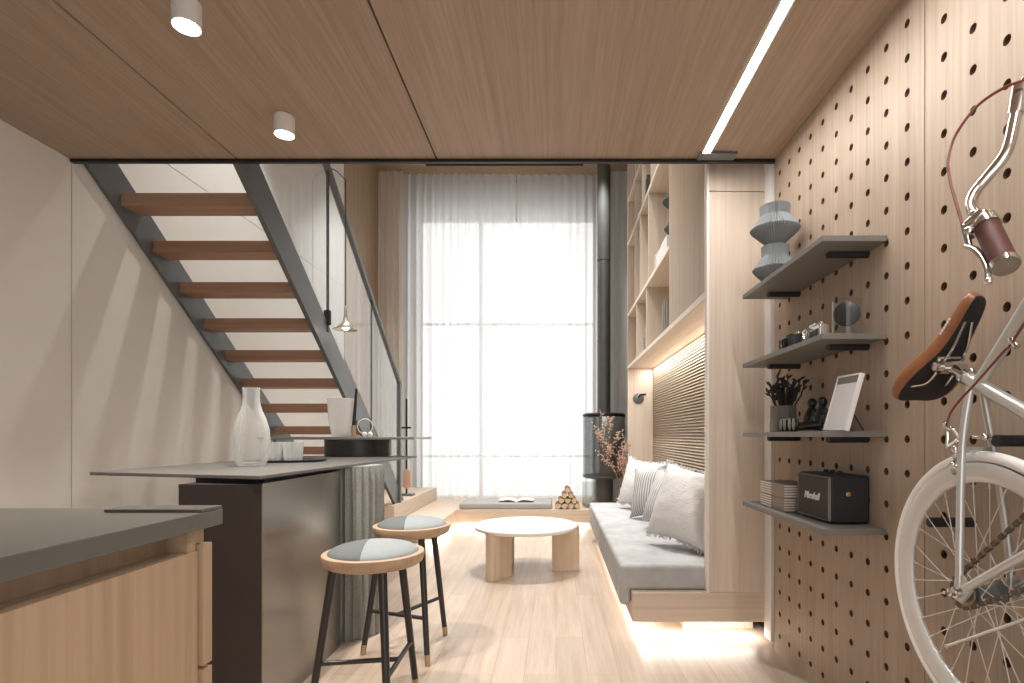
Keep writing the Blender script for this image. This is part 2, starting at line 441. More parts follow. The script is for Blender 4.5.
# right wall and its pegboard cladding with real holes
struct(MB().box(XR+0.06, XR+0.2, YB, YW, 0, ZU).build('wall_right', M['gap'], smooth=False), 'wall behind the pegboard')
def peg_panel(y0, y1, cols):
    b = MB(); bm = b.bm; P, R, Z0, ZT = 0.11, 0.0128, 0.0, ZC-0.002
    rows = [2.4007-P*k for k in range(22)]
    gy0, gy1 = min(cols)-P/2, max(cols)+P/2; gz0, gz1 = rows[-1]-P/2, rows[0]+P/2
    for yc in cols:
        for zc in rows:
            o_, i_, d_ = [], [], []
            for k in range(16):
                a = 2*PI*(k+0.0)/16; ca, sa = math.cos(a), math.sin(a); q = P/2/max(abs(ca), abs(sa))
                o_.append(bm.verts.new((XR, yc+q*ca, zc+q*sa)))
                i_.append(bm.verts.new((XR, yc+R*ca, zc+R*sa)))
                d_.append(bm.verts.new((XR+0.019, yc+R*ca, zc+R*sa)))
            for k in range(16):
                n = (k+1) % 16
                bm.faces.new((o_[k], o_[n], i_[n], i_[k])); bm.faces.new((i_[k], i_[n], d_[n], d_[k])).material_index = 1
    for a, b_, c_, d in ((y0, gy0, Z0, ZT), (gy1, y1, Z0, ZT), (gy0, gy1, Z0, gz0), (gy0, gy1, gz1, ZT)):
        if b_-a > 1e-4 and d-c_ > 1e-4:
            b.quad((XR, a, c_), (XR, b_, c_), (XR, b_, d), (XR, a, d))
    for y in (y0, y1):
        b.quad((XR, y, Z0), (XR+0.019, y, Z0), (XR+0.019, y, ZT), (XR, y, ZT))
    return b
for n, (y0, y1, cs) in enumerate(((1.660, YM-0.005, [1.74+0.11*k for k in range(10)]),
                                 (0.502, 1.655, [1.575-0.11*k for k in range(10)]),
                                 (YB, 0.497, [0.415-0.11*k for k in range(10)]))):
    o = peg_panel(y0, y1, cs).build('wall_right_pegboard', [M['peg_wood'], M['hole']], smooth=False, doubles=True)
    struct(o, 'pale veneered pegboard wall panel with round holes')
struct(MB().box(XR-0.012, XR+0.03, YM+0.014, 2.905, 0.03, ZU).build('trim_2', M['white'], bevel=0.002), 'white upright trim at the end of the pegboard')

# unseen partial rear wall, added to darken the kitchen side; right side left open
struct(MB().box(XL-0.2, -0.55, YB-0.15, YB, 0, ZC).build('rear_shade_wall', M['wall'], smooth=False), 'unseen partial wall added to shade the kitchen side')

# window wall
WX0, WX1, WZ0, WZ1 = -2.02, 0.60, 0.06, 4.26
w = MB()
w.box(XL-0.2, WX0, YW, YW+0.2, 0, ZU); w.box(WX1, XR+0.2, YW, YW+0.2, 0, ZU)
w.box(WX0, WX1, YW, YW+0.2, WZ1, ZU); w.box(WX0, WX1, YW, YW+0.2, 0, WZ0)
struct(w.build('wall_back', M['warmwhite'], smooth=False), 'wall around the tall window')
wf = MB(); t = 0.026
for x in (WX0+t, -1.10, WX1-t): wf.box(x-t, x+t, YW+0.04, YW+0.10, WZ0, WZ1)
for z in (WZ0+t, 0.78, 2.72, WZ1-t): wf.box(WX0, WX1, YW+0.045, YW+0.095, z-t*0.6, z+t*0.6)
win = struct(wf.build('window_1', M['white'], bevel=0.003), 'tall white framed window behind sheer curtains')
pw = MB().box(WX0, WX1, YW+0.066, YW+0.072, WZ0, WZ1).build('window_pane', M['glass'], win, smooth=False)

# raised ledge under the window with a wing towards the stairs
lg = MB()
lg.box(XL, -1.18, 5.40, YW, 0.06, 0.21); lg.box(-1.18, XR+0.02, 6.45, YW, 0.06, 0.21)
lg.box(XL, -1.34, 5.60, YW, 0.0, 0.06); lg.box(-1.34, XR+0.02, 6.61, YW, 0.0, 0.06)
tag(lg.build('window_ledge', M['oak_x'], bevel=0.002), 'low pale oak ledge running under the tall window', 'ledge')

# ------------------------------------------------------------------ curtains
def curtain(name, label, x0, x1, y, z0, z1, mat, pitch, amp, seed, flare=0.0):
    b = MB(); bm = b.bm; rnd = random.Random(seed)
    nx = int((x1-x0)/0.008); nz = 26; ph = [rnd.uniform(0, 6) for _ in range(4)]
    grid = []
    for k in range(nz+1):
        t = k/nz; z = z0+(z1-z0)*t; row = []
        for i in range(nx+1):
            u = i/nx; x = x0+(x1-x0)*u
            q = x/pitch*2*PI
            a = math.sin(q+0.9*math.sin(x*5.3+ph[0])+0.25*(1-t)*math.sin(x*9+ph[1]))
            a += 0.45*math.sin(q*0.43+ph[2])*(1.0-0.4*t)+0.25*math.sin(q*1.9+ph[3]+1.2*(1-t))
            yy = y+amp*a*(0.65+0.35*(1-t))
            xx = x+0.012*math.sin(q*0.5+ph[1])*(1-t)+flare*(1-t)**2*(u-0.5)
            row.append(bm.verts.new((xx, yy, z)))
        grid.append(row)
    for k in range(nz):
        for i in range(nx):
            bm.faces.new((grid[k][i], grid[k][i+1], grid[k+1][i+1], grid[k+1][i]))
    o = b.build(name, mat, angle=180)
    return tag(o, label, 'curtain')
curtain('sheer_curtain', 'sheer white curtain nearer the stairs, hanging over the left part of the tall window', -2.28, -0.56, 7.66, 0.215, 4.74, M['sheer'], 0.105, 0.024, 3)
curtain('sheer_curtain', 'sheer white curtain hanging behind the black stove pipe over the right part of the window', -0.548, 0.78, 7.68, 0.215, 4.74, M['sheer'], 0.12, 0.022, 5)
curtain('drape', 'heavier beige drape gathered at the wall beside the stairs', -2.46, -2.12, 7.58, 0.215, 4.74, M['drape'], 0.085, 0.03, 9)
curtain('drape', 'plain grey drape between the stove pipe and the bookcase', 0.70, 1.10, 7.58, 0.215, 4.74, M['greydrape'], 0.13, 0.018, 12)

av = thing('air_vent', 'long slotted air vent in the high ceiling above the curtains', 'vent', (-0.70, 7.42, ZU-0.012))
MB().box(-1.80, 0.40, 7.36, 7.48, ZU-0.012, ZU-0.001).build('vent_frame', M['dark_wood'], av, 0.002)
b = MB()
for k in range(5): b.box(-1.77, 0.37, 7.375+0.02*k, 7.383+0.02*k, ZU-0.02, ZU-0.011)
b.build('slat', M['gap'], av)

# ------------------------------------------------------------------ ceiling lights
def spot(y, label):
    x = -1.20
    t = thing('ceiling_spotlight', label, 'ceiling light', (x, y, ZC), 'white ceiling spotlights')
    MB().lathe([(0.030, -0.066), (0.040, -0.082), (0.0425, -0.080), (0.0425, -0.002), (0.040, 0)], (x, y, ZC), 32, mi=0).build('housing', M['white'], t)
    MB().lathe([(0.033, -0.0805), (0.033, -0.072)], (x, y, ZC), 32).build('lens', M['lens'], t)
    l = bpy.data.lights.new('spot_beam', 'SPOT'); l.energy = 55; l.spot_size = 1.6; l.spot_blend = 0.7; l.color = (1, 0.93, 0.83); l.shadow_soft_size = 0.033
    o = bpy.data.objects.new('spot_beam', l); COL.objects.link(o); o.parent = t; o.location = (0, 0, -0.09)
spot(1.78, 'white cylinder ceiling spotlight nearest the camera, at the top edge')
spot(2.42, 'white cylinder ceiling spotlight near the dark steel ceiling edge')

t = thing('linear_light', 'long glowing strip light set into the brown ceiling', 'ceiling light', (0.745, 1.5, ZC))
MB().box(0.729, 0.763, 0.10, 2.765, ZC-0.006, ZC-0.001).build('diffuser', M['led'], t)
b = MB(); b.box(0.722, 0.729, 0.10, 2.775, ZC-0.008, ZC-0.0005); b.box(0.763, 0.770, 0.10, 2.775, ZC-0.008, ZC-0.0005)
b.build('channel', M['white'], t)
MB().box(0.714, 0.90, 2.715, 2.782, ZC-0.012, ZC-0.0005).build('end_plate', M['steel'], t, 0.002)

# ------------------------------------------------------------------ stairs
def low(y): return 1.949-0.762*(y-3.6)
st = thing('staircase', 'open staircase with brown wooden treads between dark steel stringers', 'stairs', (-2.06, 4.3, 0.0))
def stringer(x0, x1):
    ya = 2.816; h = 0.255; zb = 0.382
    yl = 3.6+(1.949-zb)/0.762; yh = yl+h/0.762
    MB().prism([(ya, low(ya)), (yl, zb), (min(yh, 5.98), zb), (min(yh, 5.98), max(zb, low(min(yh, 5.98))+h)), (ya, low(ya)+h)], 'x', x0, x1).build('stringer', M['steel'], st, 0.002)
stringer(XL+0.004, XL+0.024); stringer(-1.69, -1.66)
for k in range(11):
    y = 3.088+0.241*k; z = 2.459-0.184*k
    MB().box(XL+0.02, -1.675, y, y+0.15, z-0.072, z).build('tread', M['tread_wood'], st, 0.002)

sr = thing('stair_railing', 'clear glass stair railing with a dark sloping handrail', 'railing', (-1.66, 5.79, 0.38))
def rail(y): return 3.065-0.764*(y-3.97)
hr = MB(); x0, x1 = -1.682, -1.638; hh = 0.05
hr.prism([(2.83, rail(2.83)), (5.815, rail(5.815)), (5.815, rail(5.815)-hh), (2.83, rail(2.83)-hh)], 'x', x0, x1)
hr.build('handrail', M['steel'], sr, 0.004)
MB().box(-1.682, -1.638, 5.765, 5.815, 0.381, rail(5.79)-0.02).build('newel_post', M['steel'], sr, 0.004)
for y in (3.985, 4.92):
    MB().box(-1.668, -1.654, y-0.014, y+0.014, low(y)+0.285-0.1, rail(y)-0.03).build('baluster', M['blacksteel'], sr, 0.002)
    if y < 4.5: MB().box(-1.684, -1.640, y-0.018, y+0.018, low(y)+0.24, low(y)+0.345).build('clamp', M['black'], sr, 0.003)
for y0, y1 in ((2.84, 3.965), (4.005, 4.90), (4.94, 5.76)):
    MB().prism([(y0, low(y0)+0.275), (y1, max(0.40, low(y1)+0.275)), (y1, rail(y1)-0.035), (y0, rail(y0)-0.035)], 'x', -1.666, -1.656).build('glass_panel', M['glass'], sr, smooth=False)

# wooden plinth at the foot of the stairs
pl = MB(); pl.box(XL+0.006, -1.63, 5.52, 7.48, 0.211, 0.38)
tag(pl.build('stair_plinth', M['oak_y'], bevel=0.003), 'pale oak plinth block at the foot of the stairs', 'step')

# hearth tool stand on the plinth
hx, hy, hz = -1.76, 6.45, 0.38
t = thing('fireside_stand', 'thin black pole with a crossbar and copper oval on a small base', 'stand', (hx, hy, hz))
MB().box(hx-0.10, hx+0.09, hy-0.06, hy+0.06, hz, hz+0.025).build('base', M['steel'], t, 0.006)
b = MB(); b.tube([(hx, hy, hz+0.02), (hx, hy, hz+1.14)], 0.011, 10); b.build('pole', M['black'], t)
b = MB(); b.tube([(hx-0.11, hy, hz+0.80), (hx+0.05, hy, hz+0.80)], 0.012, 10); b.build('crossbar', M['black'], t)
b = MB(); b.lathe([(0.03, -0.012), (0.045, -0.006), (0.045, 0.006), (0.03, 0.012)], (0, 0, 0), 32, 'y')
for v in b.bm.verts:
    v.co.z += 0.07 if v.co.z > 0 else -0.07
    v.co += Vector((hx+0.012, hy-0.03, hz+0.20))
b.build('oval_disc', M['copper'], t)

# pendant lamp hooked to the handrail
px_, py_ = -1.535, 4.0
t = thing('pendant_lamp', 'small trumpet shaped pendant lamp on a thin dark cord', 'lamp', (px_, py_, 1.90))
b = MB(); b.lathe([(0.004, 0.175), (0.010, 0.16), (0.012, 0.10), (0.022, 0.055), (0.050, 0.022), (0.088, 0.0), (0.085, -0.003), (0.048, 0.015), (0.018, 0.05), (0.006, 0.09)], (px_, py_, 1.865), 36)
b.build('lamp_shade', M['lampmetal'], t)
b = MB(); b.ball((px_, py_, 1.885), 0.026, seg=14); b.build('bulb', M['bulb'], t)
b = MB(); b.tube([(px_, py_, 2.03), (px_, py_, 2.955), (-1.60, py_, 3.02), (-1.652, py_, 3.045)], 0.004, 8); b.build('cord', M['black'], t)

# ------------------------------------------------------------------ bookcase and bench
bk = thing('bookcase', 'tall pale oak wall unit with open shelves and a ribbed niche', 'bookcase', (0.95, 4.5, 0.0))
FX, BX = 0.80, 1.118
MB().box(FX+0.013, BX, 2.908, 2.948, 0.257, 2.385).build('side_panel', M['oak'], bk, 0.0015)
MB().box(FX+0.013, BX, 2.908, 2.948, 2.389, 4.77).build('side_panel', M['oak'], bk, 0.0015)
MB().box(FX-0.001, FX+0.0125, 2.905, 2.950, 0.257, 4.77).build('edge_strip', M['oak_edge'], bk, 0.001)
MB().box(1.098, BX, 2.95, 6.12, 0.257, 4.77).build('back_panel', M['oak'], bk)
MB().box(FX-0.002, 1.096, 6.085, 6.12, 0.211, 4.77).build('end_panel', M['oak'], bk, 0.0015)
SHZ = [1.862, 2.436, 3.22, 3.70, 4.30]
for n, z in enumerate(SHZ):
    ys = 2.95 if n == 0 else 3.873
    b = MB(); b.box(FX+0.004, 1.097, ys, 6.084, z-0.03, z, 0); b.box(FX-0.004, FX+0.004, ys, 6.084, z-0.03, z, 1)
    b.build('shelf', [M['oak_y'], M['oak_edge']], bk)
tops = SHZ[1:]+[4.77+0.03]
for (z0, z1), ds in zip(zip(SHZ, tops), ((5.45, 4.86), (5.55, 5.22, 4.74), (5.55, 5.10, 4.62), (5.50, 5.05), (5.50, 4.9))):
    for d in ds:
        MB().box(FX+0.002, 1.097, d, d+0.028, z0, z1-0.03).build('divider', M['oak'], bk, 0.001)
MB().box(FX-0.002, FX+0.018, 2.955, 3.87, 1.864, 4.76).build('door', M['door_wood'], bk, 0.0015)
MB().box(FX+0.02, 1.097, 3.85, 3.872, 1.864, 4.76).build('divider', M['oak'], bk, 0.001)
# ribbed panel at the back of the niche
b = MB(); n = 58; z0, z1 = 0.40, 1.832; prof = []
dz = (z1-z0)/n
for k in range(n):
    z = z0+k*dz
    prof += [(1.096, z), (1.072, z+dz*0.10), (1.076, z+dz*0.55), (1.096, z+dz*0.62)]
bm = b.bm; A = [bm.verts.new((x, 2.95, z)) for x, z in prof]; B = [bm.verts.new((x, 6.083, z)) for x, z in prof]
for k in range(len(prof)-1): bm.faces.new((A[k], B[k], B[k+1], A[k+1]))
b.build('ribbed_panel', M['ribbed'], bk, smooth=False)

bn = thing('bench', 'long floating oak bench base glowing underneath, built along the wall', 'bench', (0.75, 4.3, 0.0))
MB().box(0.405, BX-0.004, 2.906, 2.946, 0.102, 0.2565).build('end_board', M['oak_x'], bn, 0.002)
MB().box(0.405, BX-0.004, 2.947, 5.70, 0.10, 0.2565).build('platform', M['oak_y'], bn, 0.002)
MB().box(0.72, BX-0.004, 3.10, 5.66, 0.0, 0.10).build('plinth', M['oak_y'], bn)

b = MB(); pr = [(0.345, 0.175), (0.402, 0.175), (0.402, 0.2575), (1.066, 0.2575), (1.066, 0.395), (0.345, 0.395)]
b.prism([(x, z) for x, z in pr], 'y', 2.951, 5.68)
o = b.build('bench_mattress', M['fabric'], bevel=0.022); o.modifiers['bevel'].segments = 4
tag(o, 'thick light grey upholstered seat pad folding over the bench front', 'seat pad')
b = MB(); b.box(0.965, 1.064, 2.96, 5.64, 0.396, 0.60)
o = b.build('back_bolster', M['fabric_dark'], bevel=0.03); o.modifiers['bevel'].segments = 4
tag(o, 'long low grey back bolster behind the throw pillows', 'cushion')

def pillow(label, c, w, h, d, yaw, tilt, mat, fringe=False, seed=0, roll=0.0):
    rnd = random.Random(seed); b = MB(); bm = b.bm; N = 28
    R = Matrix.Rotation(yaw, 3, 'Z') @ Matrix.Rotation(tilt, 3, 'X') @ Matrix.Rotation(roll, 3, 'Y')
    off = Vector((seed*3.1, 0, 0)); sides = []
    for s in (-1, 1):
        g = []
        for i in range(N+1):
            row = []
            for k in range(N+1):
                u, v = -1+2*i/N, -1+2*k/N
                e = max(0.0, (1-abs(u)**2.2)*(1-abs(v)**2.2))
                pin = 1-0.13*(1-abs(u)**2)*abs(v)**3
                pin2 = 1-0.13*(1-abs(v)**2)*abs(u)**3
                x, z = u*w/2*pin2, v*h/2*pin
                y = s*d/2*e**0.52
                nz = mnoise.noise(Vector((x*7, s, z*7))+off)*0.012*e**0.3+mnoise.noise(Vector((x*22, s, z*22))+off)*0.004*e**0.3
                if fringe: nz += 0.006*mnoise.noise(Vector((x*70, s, z*70))+off)
                row.append(bm.verts.new(Vector((x, y+s*nz if e > 0 else y, z))))
            g.append(row)
        for i in range(N):
            for k in range(N): bm.faces.new((g[i][k], g[i+1][k], g[i+1][k+1], g[i][k+1]))
    bmesh.ops.remove_doubles(bm, verts=bm.verts, dist=1e-4)
    me_mat = R.to_4x4(); me_mat.translation = Vector(c)
    o = b.build('throw_pillow', mat, angle=180)
    o.matrix_world = me_mat
    tag(o, label, 'pillow', 'throw pillows on the bench')
    if fringe:
        f = MB()
        for q in range(190):
            a = rnd.uniform(-1, 1); e = rnd.choice((0, 1, 2, 3)) if fringe == 1 else rnd.choice((2, 3, 2, 1))
            u, v = [(a, -1), (-1, a), (a, 1), (1, a)][e]
            x, z = u*w/2*(1-0.13*(1-abs(v)**2)*abs(u)**3), v*h/2*(1-0.13*(1-abs(u)**2)*abs(v)**3)
            L = rnd.uniform(0.012, 0.03); du, dv = (u if abs(u) == 1 else rnd.uniform(-.5, .5)), (v if abs(v) == 1 else rnd.uniform(-.5, .5))
            p0 = Vector((x*0.97, 0, z*0.97)); p1 = p0+Vector((du*L, rnd.uniform(-.02, .02), dv*L))
            f.tube([p0, (p0+p1)/2+Vector((0, rnd.uniform(-.006, .006), 0)), p1], [0.005, 0.006, 0.002], 5)
        f.build('fringe', M['pillow_white'], o)['kind'] = 'stuff'
    return o
pillow('white fluffy pillow with fringe, nearest the pale end panel of the bench', (0.804, 3.36, 0.660), 0.49, 0.49, 0.24, -0.85, -0.30, M['pillow_white'], 1, 1, 0.14)
pillow('pale striped pillow leaning just behind the nearest white fluffy pillow', (0.824, 3.98, 0.6165), 0.42, 0.42, 0.19, -0.95, -0.34, M['pillow_str2'], 0, 2, 0.12)
pillow('darker grey striped pillow, third from the end panel, before the farthest white one', (0.804, 4.52, 0.6215), 0.43, 0.43, 0.19, -0.80, -0.34, M['pillow_str'], 0, 3, -0.12)
pillow('white fluffy pillow farthest along the bench, nearest the dried branches', (0.803, 5.12, 0.6395), 0.46, 0.46, 0.22, -0.80, -0.26, M['pillow_white'], 1, 4, 0.1)

# wall lamp on the far return of the niche
t = thing('wall_lamp', 'small dark round wall lamp beside the ribbed niche', 'wall lamp', (0.925, 6.08, 1.50))
b = MB(); b.lathe([(0.058, 0), (0.058, -0.016), (0.05, -0.022)], (0.915, 6.084, 1.50), 28, 'y'); b.build('back_plate', M['steel'], t)
b = MB(); b.tube([(0.915, 6.07, 1.505), (0.925, 6.03, 1.535), (0.955, 6.02, 1.538), (0.985, 6.02, 1.538)], [0.012, 0.014, 0.016, 0.016], 10, flat=0.6); b.build('arm', M['blacksteel'], t)

# books and ornaments in the bookcase
def book(label, x0, x1, y0, y1, z, h, cover, group, lean=0.0):
    t = thing('book', label, 'book', ((x0+x1)/2, (y0+y1)/2, z), group)
    c = 0.003; b = MB()
    b.box(x0, x1, y0, y0+c, z, z+h); b.box(x0, x1, y1-c, y1, z, z+h); b.box(x0, x0+c, y0+c, y1-c, z, z+h)
    b.build('cover', cover, t)
    MB().box(x0+c, x1-0.004, y0+c, y1-c, z+0.003, z+h-0.004).build('pages', M['page'], t)
    if lean:
        t.rotation_euler = (lean, 0, 0)
    return t
z = SHZ[0]+0.001
book('wide grey book nearest the veneered door on the lowest open shelf', 0.835, 1.06, 4.12, 4.155, z, 0.26, M['bookgrey'], 'grey books on the lowest shelf')
book('grey book behind the wide grey book on the lowest open shelf', 0.825, 1.05, 4.158, 4.19, z, 0.26, M['bookgrey'], 'grey books on the lowest shelf')
book('thick grey book last in the grey row on the lowest open shelf', 0.82, 1.05, 4.193, 4.245, z, 0.24, M['bookgrey'], 'grey books on the lowest shelf')
book('grey book standing beside white books in the far lowest compartment', 0.83, 1.03, 5.10, 5.14, z, 0.19, M['bookgrey'], 'books in the far lowest compartment')
book('tall white book in the far lowest compartment', 0.835, 1.04, 5.06, 5.097, z, 0.22, M['bookwhite'], 'books in the far lowest compartment')
book('short dark book in the far lowest compartment', 0.83, 1.0, 5.143, 5.18, z, 0.15, M['bookdark'], 'books in the far lowest compartment')
z = SHZ[1]+0.001
book('thin white book standing beside the white box books on the second shelf', 0.83, 1.03, 4.585, 4.615, z, 0.17, M['bookwhite'], 'white books under the pleated vase')
book('thick white book beneath the green grey pleated vase', 0.815, 1.045, 4.03, 4.26, z, 0.13, M['bookwhite'], 'white books under the pleated vase')
book('thick white book beside the pleated vase, farther from the door', 0.82, 1.045, 4.28, 4.48, z, 0.13, M['bookwhite'], 'white books under the pleated vase')
z = SHZ[2]+0.001
book('tall dark book on the third shelf of the bookcase', 0.83, 1.02, 5.00, 5.03, z, 0.25, M['bookdark'], 'dark books on the third shelf')
book('dark brown book beside the tall dark book on the third shelf', 0.83, 1.03, 5.033, 5.07, z, 0.23, M['bookdark'], 'dark books on the third shelf')
z = SHZ[3]+0.001
book('white book on the top visible shelf of the bookcase', 0.82, 1.02, 5.60, 5.64, z, 0.24, M['bookwhite'], 'white books near the high ceiling')
book('second white book on the top visible shelf of the bookcase', 0.82, 1.02, 5.643, 5.68, z, 0.20, M['bookwhite'], 'white books near the high ceiling')
t = thing('ornament', 'small white faceted ornament on the third shelf near the curtain', 'ornament', (0.86, 5.45, SHZ[2]))
b = MB(); b.ball((0.86, 5.45, SHZ[2]+0.055), 0.05, 0.05, 0.056, 8); b.build('body', M['white'], t, smooth=False)

def pleated_vase(label, c, s, mat):
    t = thing('pleated_vase', label, 'vase', c)
    pl = lambda a, h, r: 1+0.045*(1 if int(a*96/(2*PI)+0.001) % 2 else -1)*min(1, r/0.06)
    H = 0.185
    for k, nm in ((0, 'lower_tier'), (1, 'upper_tier')):
        o = k*H; ks = 0.90 if k == 0 else 1.0
        prof = [(0.030, o), (0.045, o+0.012), (0.100, o+0.068), (0.106, o+0.078), (0.100, o+0.086), (0.066, o+0.132), (0.062, o+0.137), (0.064, o+H-0.002), (0.056, o+H-0.001), (0.028, o+H-0.004)]
        b = MB(); b.lathe([(r*s*ks, h*s) for r, h in prof], c, 96, rf=pl); b.build(nm, mat, t, angle=25)
    return t
pleated_vase('two-tier grey pleated vase on the topmost wall shelf', (0.993, 2.485, 1.7675), 0.985, M['pleat'])
pleated_vase('two-tier green grey pleated vase on white books in the bookcase', (0.93, 4.145, SHZ[1]+0.1325), 1.12, M['pleat_dark'])

# ------------------------------------------------------------------ stove, vase of dried branches, ledge things
sx, sy, s0 = 0.62, 7.10, 0.21
t = thing('stove', 'round dark hanging style wood stove with a tall black flue pipe', 'stove', (sx, sy, s0))
MB().lathe([(0.16, s0), (0.155, s0+0.02), (0.12, s0+0.04), (0.12, s0+0.34)], (sx, sy, 0), 40).build('pedestal', M['stove'], t)
MB().lathe([(0.25, s0+0.33), (0.275, s0+0.345), (0.275, s0+0.37)], (sx, sy, 0), 48).build('bottom_plate', M['stove'], t)
MB().lathe([(0.275, 1.33), (0.275, 1.36), (0.25, 1.375), (0.09, 1.385)], (sx, sy, 0), 48).build('top_plate', M['blacksteel'], t)
b = MB(); bm = b.bm; a0, a1 = math.radians(150), math.radians(285); nn = 24        # curved steel shell, open at the glass
for r_ in (0,):
    A = []; B = []
    for k in range(nn+1):
        a = math.radians(-105)+math.radians(190)*k/nn
        A.append(bm.verts.new((sx+0.268*math.cos(a), sy+0.268*math.sin(a), s0+0.365))); B.append(bm.verts.new((sx+0.268*math.cos(a), sy+0.268*math.sin(a), 1.335)))
    for k in range(nn): bm.faces.new((A[k], A[k+1], B[k+1], B[k]))
b.build('shell', M['stove'], t, solid=0.006)
b = MB(); bm = b.bm; A = []; B = []
for k in range(nn+1):
    a = math.radians(85)+math.radians(170)*k/nn
    A.append(bm.verts.new((sx+0.270*math.cos(a), sy+0.270*math.sin(a), s0+0.365))); B.append(bm.verts.new((sx+0.270*math.cos(a), sy+0.270*math.sin(a), 1.335)))
for k in range(nn): bm.faces.new((A[k], A[k+1], B[k+1], B[k]))
b.build('glass_door', M['smoke'], t)
b = MB(); b.box(sx-0.05, sx+0.14, sy-0.06, sy+0.16, s0+0.37, 1.33); b.build('firebox', M['stove'], t, 0.01)
b = MB(); b.lathe([(0.085, 1.38), (0.085, ZU)], (sx, sy, 0), 36); b.build('flue_pipe', M['stove'], t)
b = MB()
for z in (2.30, 3.35): b.lathe([(0.088, z), (0.089, z+0.012), (0.088, z+0.024)], (sx, sy, 0), 36)
b.build('pipe_collar', M['stove'], t)

t = thing('glass_vase', 'clear glass cylinder standing on the ledge beside the stove pedestal', 'vase', (0.40, 6.72, 0.211))
b = MB(); b.lathe([(0.075, 0.212), (0.078, 0.22), (0.078, 0.52), (0.074, 0.52), (0.074, 0.23), (0.0, 0.23)], (0.40, 6.72, 0), 36, caps=False); b.build('glass', M['jar'], t)
MB().lathe([(0.072, 0.232), (0.072, 0.26)], (0.40, 6.72, 0), 30).build('pebble_layer', M['bookgrey'], t)

vx, vy = 0.735, 5.95
t = thing('branch_vase', 'dried pink branches in a pale vase between the bench and the ledge', 'vase', (vx, vy, 0.0))
b = MB(); b.lathe([(0.075, 0.0), (0.10, 0.02), (0.115, 0.16), (0.095, 0.32), (0.055, 0.44), (0.06, 0.49), (0.05, 0.49), (0.045, 0.44)], (vx, vy, 0), 32); b.build('vase', M['bookgrey'], t)
rnd = random.Random(21)
twg = MB(); bud = MB()
def twig(p, d, L, r, depth):
    pts = [p.copy()]; q = p.copy(); dd = d.copy(); n = 6
    for k in range(n):
        dd = (dd+Vector((rnd.uniform(-.16, .16), rnd.uniform(-.16, .16), rnd.uniform(-.10, .14)))).normalized()
        q = q+dd*(L/n); pts.append(q.copy())
        if depth < 2 and k >= 1 and rnd.random() < 0.85:
            s = (dd+Vector((rnd.uniform(-.8, .8), rnd.uniform(-.8, .8), rnd.uniform(-.3, .6)))).normalized()
            twig(q, s, L*rnd.uniform(.22, .42), r*0.55, depth+1)
        if k >= 2 or depth:
            for _ in range(1):
                c = q+Vector((rnd.uniform(-.022, .022), rnd.uniform(-.022, .022), rnd.uniform(-.022, .022)))
                R = Matrix.Rotation(rnd.uniform(0, 6), 3, 'X') @ Matrix.Rotation(rnd.uniform(0, 6), 3, 'Z')
                bud.ball(c, rnd.uniform(.006, .012), rnd.uniform(.005, .009), rnd.uniform(.004, .006), 6, mat=R)
    twg.tube(pts, [r*(1-0.7*k/n) for k in range(n+1)], 5)
for ex, ey, ez in ((-0.25, -0.05, 0.66), (-0.17, 0.05, 0.58), (-0.02, 0.0, 0.55), (0.03, 0.08, 0.38), (-0.09, -0.02, 0.60)):
    d = Vector((ex, ey, ez)); twig(Vector((vx, vy, 0.47)), d.normalized(), d.length, 0.006, 0)
twg.build('twig', M['twig'], t); o = bud.build('blossom', M['bud'], t); o['kind'] = 'stuff'

b = MB(); b.box(-1.15, -0.05, 6.50, 7.05, 0.211, 0.285)
o = b.build('floor_cushion', M['fabric_dark'], bevel=0.02); o.modifiers['bevel'].segments = 4
tag(o, 'flat grey seat cushion lying on the ledge under the window', 'cushion')
# open book on the cushion
t = thing('open_book', 'open white book lying on the grey ledge cushion', 'book', (-0.48, 6.70, 0.286))
for s, nm in ((-1, 'page_block'), (1, 'page_block')):
    b = MB(); bm = b.bm; A = []; B = []
    for k in range(13):
        u = k/12; x = -0.48+s*u*0.21; z = 0.288+0.035*math.sin(min(1, u*1.6)*PI*0.62)*(1-0.45*u)
        A.append(bm.verts.new((x, 6.58, z))); B.append(bm.verts.new((x, 6.84, z)))
    for k in range(12): bm.faces.new((A[k], A[k+1], B[k+1], B[k]))
    b.build(nm, M['page'], t, solid=0.008)

# firewood: each log its own thing
def log(label, x, z, r, seed, y0=6.52, L=0.26):
    rnd = random.Random(seed)
    t = thing('firewood_log', label, 'log', (x, y0+L/2, z-r), 'firewood logs on the ledge')
    ph = [rnd.uniform(0, 6) for _ in range(3)]
    rf = lambda a, h, rr: 1+0.07*math.sin(2*a+ph[0])+0.06*math.sin(3*a+ph[1])+0.02*math.sin(9*a+ph[2])
    b = MB(); b.lathe([(r*0.97, 0), (r, 0.01), (r, L-0.01), (r*0.97, L)], (x, y0, z), 24, 'y', rf=rf); b.build('bark', M['bark'], t)
    b = MB(); b.lathe([(r*0.9, -0.003), (r*0.9, 0.001)], (x, y0, z), 24, 'y', rf=rf); b.build('cut_end', M['logend'], t)
r = 0.037; zz = 0.212+r; x0 = 0.005
rowlab = ['split log in the bottom row of the firewood pile', 'split log in the second row of the firewood pile', 'split log just below the top of the firewood pile', 'topmost log of the firewood pile on the ledge']
sd = 0
for row in range(4):
    for k in range(4-row):
        sd += 1
        log(rowlab[row], x0+(k+row*0.5)*2.06*r+0.02, zz+row*1.70*r, r*(0.90+0.09*random.random()), sd, 6.50+0.02*random.random())

